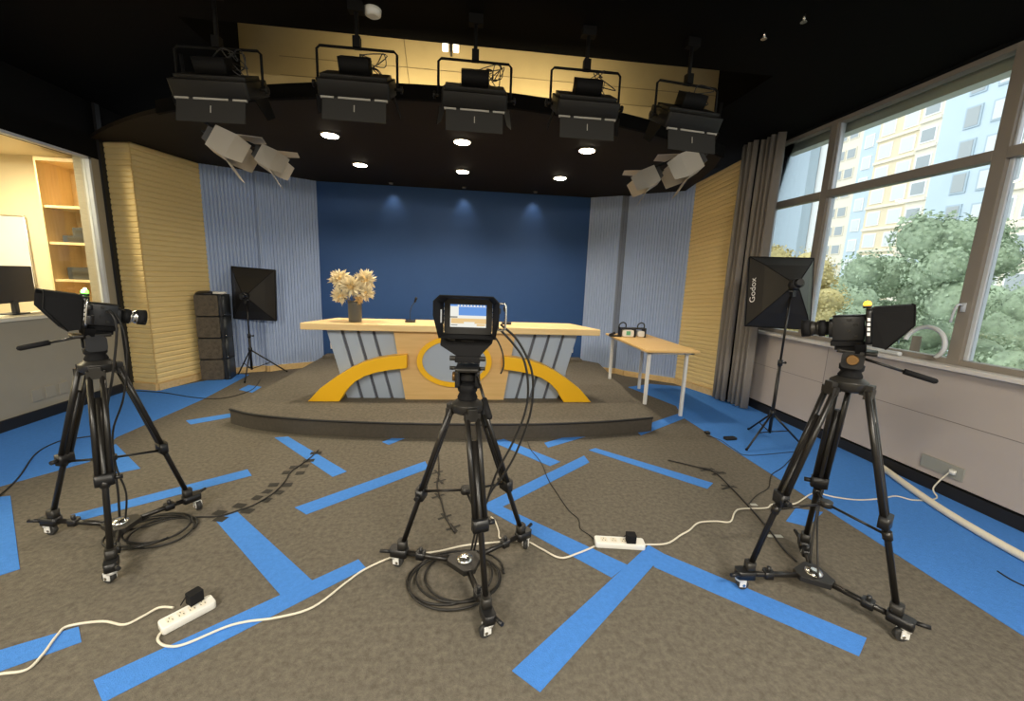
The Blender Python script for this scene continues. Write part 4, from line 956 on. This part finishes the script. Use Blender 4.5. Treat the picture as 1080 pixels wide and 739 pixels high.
for i, (x, y) in enumerate(((745, 495), (757, 499), (768, 514))):
    p = onz(x, y, .0036); a = MB().m('tape'); a.box((0, 0, 0), (.14, .02, .0008), RZ(.3)); a.box((.02, .02, .0002), (.12, .02, .0008), RZ(-.4)); o = a.build('tape_piece'); o.location = p
    tag(o, 'black tape strip on the right floor cable, %s from the platform' % ordn[i], 'tape', 'tape strips on the right cable')
for x, y, w, lab in ((817, 565, .10, 'pale tape mark on the floor left of the right dolly plate'), (795, 532, .05, 'small pale tape mark where the white cord crosses the black cable')):
    p = onz(x, y, .0036); a = MB().m('tape_pale'); a.box(p, (w, .03, .0008), RZ(-.1)); tag(a.build('tape_mark'), lab, 'tape')
# coils under the tripods
def coil(c_, r, n, lab, seed):
    rnd = random.Random(seed); pts = []
    for i in range(n*14):
        t_ = 2*PI*i/14; rr = r*(1+.14*math.sin(i*.37+seed)); pts.append(Vector((c_[0]+rr*math.cos(t_)+.03*math.sin(i*.21), c_[1]+rr*.85*math.sin(t_)+.02*math.cos(i*.17), .012+.006*(i//14))))
    a = MB().m('cable'); a.tube(smooth(pts, 3), .006, 6); tag(a.build('coiled_cable'), lab, 'cable', 'coils under the tripods')
coil((-.02, 1.95), .22, 4, 'loose coil of black cable on the floor under the middle tripod', 1)
coil((-1.85, 2.45), .18, 4, 'loose coil of black cable on the floor under the left tripod', 2)
# hanging camera cables
def hang(pts, r, lab, mt='cable'): cord('camera_cable', None, r, mt, lab, world=pts, cat='cable', group='cables hanging from the cameras')
def hp(pts, Y): return [ony(x, y, Y) for x, y in pts]
hang(hp([(528, 342), (546, 359), (560, 388), (562, 416), (557, 444), (543, 480), (530, 502), (517, 520), (508, 545), (500, 580)], 2.02), .006, 'outer black cable looping down right of the middle camera')
hang(hp([(527, 347), (541, 362), (553, 381), (557, 410), (553, 437), (540, 468), (523, 500), (513, 530), (504, 550), (497, 580)], 1.98), .006, 'inner black cable looping down right of the middle camera')
hang(hp([(514, 349), (524, 358), (530, 372), (531, 386), (528, 394)], 1.93), .004, 'short black lead dangling beside the middle camera pan bar')
hang(hp([(112, 328), (119, 333), (123, 350), (119, 394), (112, 441), (118, 480), (124, 515), (126, 545)], 2.38), .006, 'black cable hanging beside the left camera tripod, inner one')
hang(hp([(115, 327), (124, 335), (131, 352), (134, 377), (130, 420), (119, 455), (122, 490), (133, 520), (132, 548)], 2.42), .005, 'black cable hanging beside the left camera tripod, outer one')
hang([(1.93, 1.80, 1.33), (2.02, 1.90, 1.15), (2.06, 1.94, .85), (2.02, 1.94, .55), (1.92, 1.85, .3), (1.88, 1.80, .13)], .006, 'black cable hanging down behind the right camera tripod')
hang([(1.95, 1.80, 1.33), (2.06, 1.92, 1.12), (2.11, 1.98, .8), (2.08, 1.98, .55), (1.98, 1.9, .35), (1.84, 1.70, .12)], .005, 'thin black cable down to the right dolly centre')
# hose on the sill
a = MB().m('hose'); pts = []
for i in range(40):
    t_ = 2*PI*i/20; pts.append(Vector((XR+.02+.02*math.sin(i*.5), 3.02+.16*math.cos(t_), SZ+.15+.13*math.sin(t_)+.003*i*0)))
a.tube(smooth(pts[:14], 3), .018, 8); a.tube(smooth([(XR+.0, 3.18, SZ+.02), (XR+.0, 3.3, SZ+.02), (XR-.01, 3.45, SZ+.025), (XR+.03, 3.55, SZ+.02)], 4), .018, 8)
tag(a.build('coiled_hose'), 'pale looped hose lying on the window sill behind the right camera', 'hose')

# ------------------------------------------------------------------ outside
def building(name, lab, X, t0, t1, zmin, zmax, facade, floors, rows, fh, wins, depth=1.8, group='apartment blocks outside', bands=None):
    # t = Y/X of the facade ends; wins: list of (fraction, width, height, material)
    y1, y0 = t0*X, t1*X
    o = thing(name, lab, 'building', (X, (y0+y1)/2, zmin), 0, group)
    a = MB().m(facade); a.b2((0, -(y1-y0)/2, 0), (depth, (y1-y0)/2, zmax-zmin)); a.build('facade', o)
    W = y1-y0
    z = rows[0]
    while z < rows[1]:
        for fr, ww, hh, mt, fm in wins:
            yc = -W/2+W*fr; p = MB().m(fm); p.b2((-.12, yc-ww/2-.15, z-zmin-.15), (0, yc+ww/2+.15, z-zmin+hh+.15)); w_ = p.build('window', o)
            q = MB().m(mt); q.b2((-.16, yc-ww/2, z-zmin), (-.12, yc+ww/2, z-zmin+hh)); q.build('pane', w_)
        z += fh
    if bands:
        z = rows[0]-.8
        while z < rows[1]:
            bnd = MB().m(bands); bnd.b2((-.25, -W/2, z-zmin), (0, W/2, z-zmin+.35)); bnd.build('floor_band', o); z += fh
    return o
def YY(px, X): d = ray(px, 200); return d.y/d.x
G = -9
building('apartment_block', 'pale blue grey building part seen through the leftmost window pane', 60, YY(812, 1), YY(850, 1)+.004, G, 34, 'b_slate', 0, (2, 30), 3, [])
building('apartment_block', 'narrow white tower end between the pale and the cream buildings', 62, YY(851, 1), YY(872, 1), G, 36, 'b_white', 0, (0, 0), 3, [])
building('apartment_block', 'cream tower with small dark windows left of the blue strip', 60, YY(873, 1), YY(901, 1), G, 40, 'b_cream', 0, (4.5, 34), 2.95, [(.3, 1.3, 1.3, 'b_glass', 'b_cream'), (.68, 1.3, 1.3, 'b_glass', 'b_cream')])
building('apartment_block', 'slim light blue facade strip beside the yellow bay', 58, YY(901, 1), YY(917, 1), G, 40, 'b_blue', 0, (4.6, 34), 2.95, [(.5, 1.1, 1.5, 'b_pale', 'b_white')])
building('apartment_block', 'yellow and cream apartment bay with pale windows, centre of view', 56, YY(917, 1), YY(958, 1), G, 40, 'b_yellow', 0, (4.8, 32), 2.95, [(.22, 1.5, 1.6, 'b_pale', 'b_white'), (.75, 1.5, 1.6, 'b_pale', 'b_white')], bands='b_cream')
building('apartment_block', 'cream facade with dark balcony openings right of the yellow bay', 52, YY(958, 1), YY(979, 1), G, 38, 'b_cream', 0, (4.2, 30), 2.9, [(.5, 1.4, 1.3, 'b_glass', 'b_white')], bands='b_cream')
building('apartment_block', 'plain light blue vertical facade near the right mullion', 49, YY(979, 1), YY(1001, 1), G, 38, 'b_blue', 0, (0, 0), 3, [])
building('apartment_block', 'blue facade with slate balcony recesses left of the right mullion', 46, YY(1001, 1), YY(1052, 1), G, 38, 'b_blue', 0, (2.4, 26), 2.9, [(.24, 1.1, 1.5, 'b_pale', 'b_slate'), (.80, 1.0, 1.6, 'b_glass', 'b_slate')])
building('apartment_block', 'cream block seen through the rightmost pane', 42, YY(1052, 1), .20, G, 34, 'b_cream', 0, (1.8, 20), 2.9, [(.97, 1.2, 1.5, 'b_glass', 'b_white'), (.86, 2.2, 1.5, 'b_glass', 'b_white'), (.74, 1.2, 1.5, 'b_glass', 'b_white'), (.6, 2.2, 1.5, 'b_glass', 'b_white')], bands='b_cream')
a = MB().m('ground'); a.b2((5.5, -80, G-.2), (120, 140, G)); o = a.build('ground'); o['kind'] = 'structure'
def tree(x, y, zc, rx, ry, rz, lab, mt, seed, n=22000):
    t = thing('leafy_tree', lab, 'tree', (x, y, G), 0, 'trees outside the window'); rnd = random.Random(seed)
    a = MB().m(mt); blobs = []
    for i in range(40):
        z = rnd.uniform(-.9, .95); th = rnd.uniform(0, 2*PI); q = math.sqrt(max(0, 1-z*z))*rnd.uniform(.55, .85)
        blobs.append((Vector((q*math.cos(th)*rx, q*math.sin(th)*ry, z*rz*.8)), rnd.uniform(.22, .36)*min(rx, ry)))
    for c_, r in blobs: a.ball(c_+Vector((0, 0, zc-G)), r*.80, 14)
    for i in range(n):
        c_, r = blobs[i % len(blobs)]; z = rnd.uniform(-1, 1); th = rnd.uniform(0, 2*PI); q = math.sqrt(1-z*z); d_ = Vector((q*math.cos(th), q*math.sin(th), z))
        p = c_+d_*r*rnd.uniform(.7, 1.2)+Vector((0, 0, zc-G)); s = d_.orthogonal().normalized()*rnd.uniform(.016, .042); s.rotate(Matrix.Rotation(rnd.uniform(0, 6), 3, d_)); u = (d_+Vector((rnd.uniform(-1, 1), rnd.uniform(-1, 1), rnd.uniform(-1, 1)))).cross(s).normalized()*s.length
        a.poly([p-s-u, p+s-u, p+s+u, p-s+u])
    a.build('crown', t)
    a = MB().m('bark'); a.cone((0, 0, 0), (0, 0, zc-G), .28, .1, 10); a.build('trunk', t)
tree(11.6, 13.9, -.2, 1.7, 1.8, 4.0, 'yellowing tree at the left of the view outside', 'leaf_y', 3)
tree(12.6, 10.1, .4, 2.1, 1.9, 4.1, 'green tree with tall crown in the middle of the view outside', 'leaf_g', 4)
tree(12.0, 6.1, .1, 2.2, 2.0, 4.0, 'green tree seen on both sides of the right mullion', 'leaf_g', 5)
tree(10.6, 2.0, -.4, 2.0, 2.0, 3.7, 'green tree outside the rightmost pane', 'leaf_g', 6)
tree(19.5, 23.5, -.4, 3.4, 3.4, 4.6, 'yellow green tree farther back at the left of the view', 'leaf_y', 8)
tree(18.8, 15.0, -.4, 3.3, 4.2, 5.0, 'broad green tree behind the middle tree', 'leaf_g', 9)

# ------------------------------------------------------------------ daylight
wd = bpy.data.worlds.new('sky'); bpy.context.scene.world = wd; wd.use_nodes = True
bg = wd.node_tree.nodes['Background']; bg.inputs[0].default_value = (.88, .94, 1.0, 1); bg.inputs[1].default_value = 1.9
sun = bpy.data.lights.new('sun', 'SUN'); sun.energy = 1.0; sun.angle = .3; sun.color = (1, .93, .82)
so = bpy.data.objects.new('sun', sun); C.objects.link(so); so.rotation_euler = Vector((.75, .35, -.6)).to_track_quat('-Z', 'Y').to_euler()
for i in range(len(YM)-1):
    area((XR+.35, (YM[i]+YM[i+1])/2, (SZ+ZC)/2), (0, (YM[i]+YM[i+1])/2, (SZ+ZC)/2), YM[i]-YM[i+1], ZC-SZ, 1, (1, 1, 1), True)

sc = bpy.context.scene
sc.view_settings.view_transform = 'Standard'; sc.view_settings.look = 'None'; sc.view_settings.gamma = 1; sc.view_settings.exposure = 0
sc.view_settings.use_curve_mapping = False
sc.cycles.use_denoising = True; sc.cycles.max_bounces = 8; sc.cycles.diffuse_bounces = 4; sc.cycles.sample_clamp_indirect = 4
sc.cycles.use_adaptive_sampling = True; sc.cycles.caustics_reflective = False; sc.cycles.caustics_refractive = False
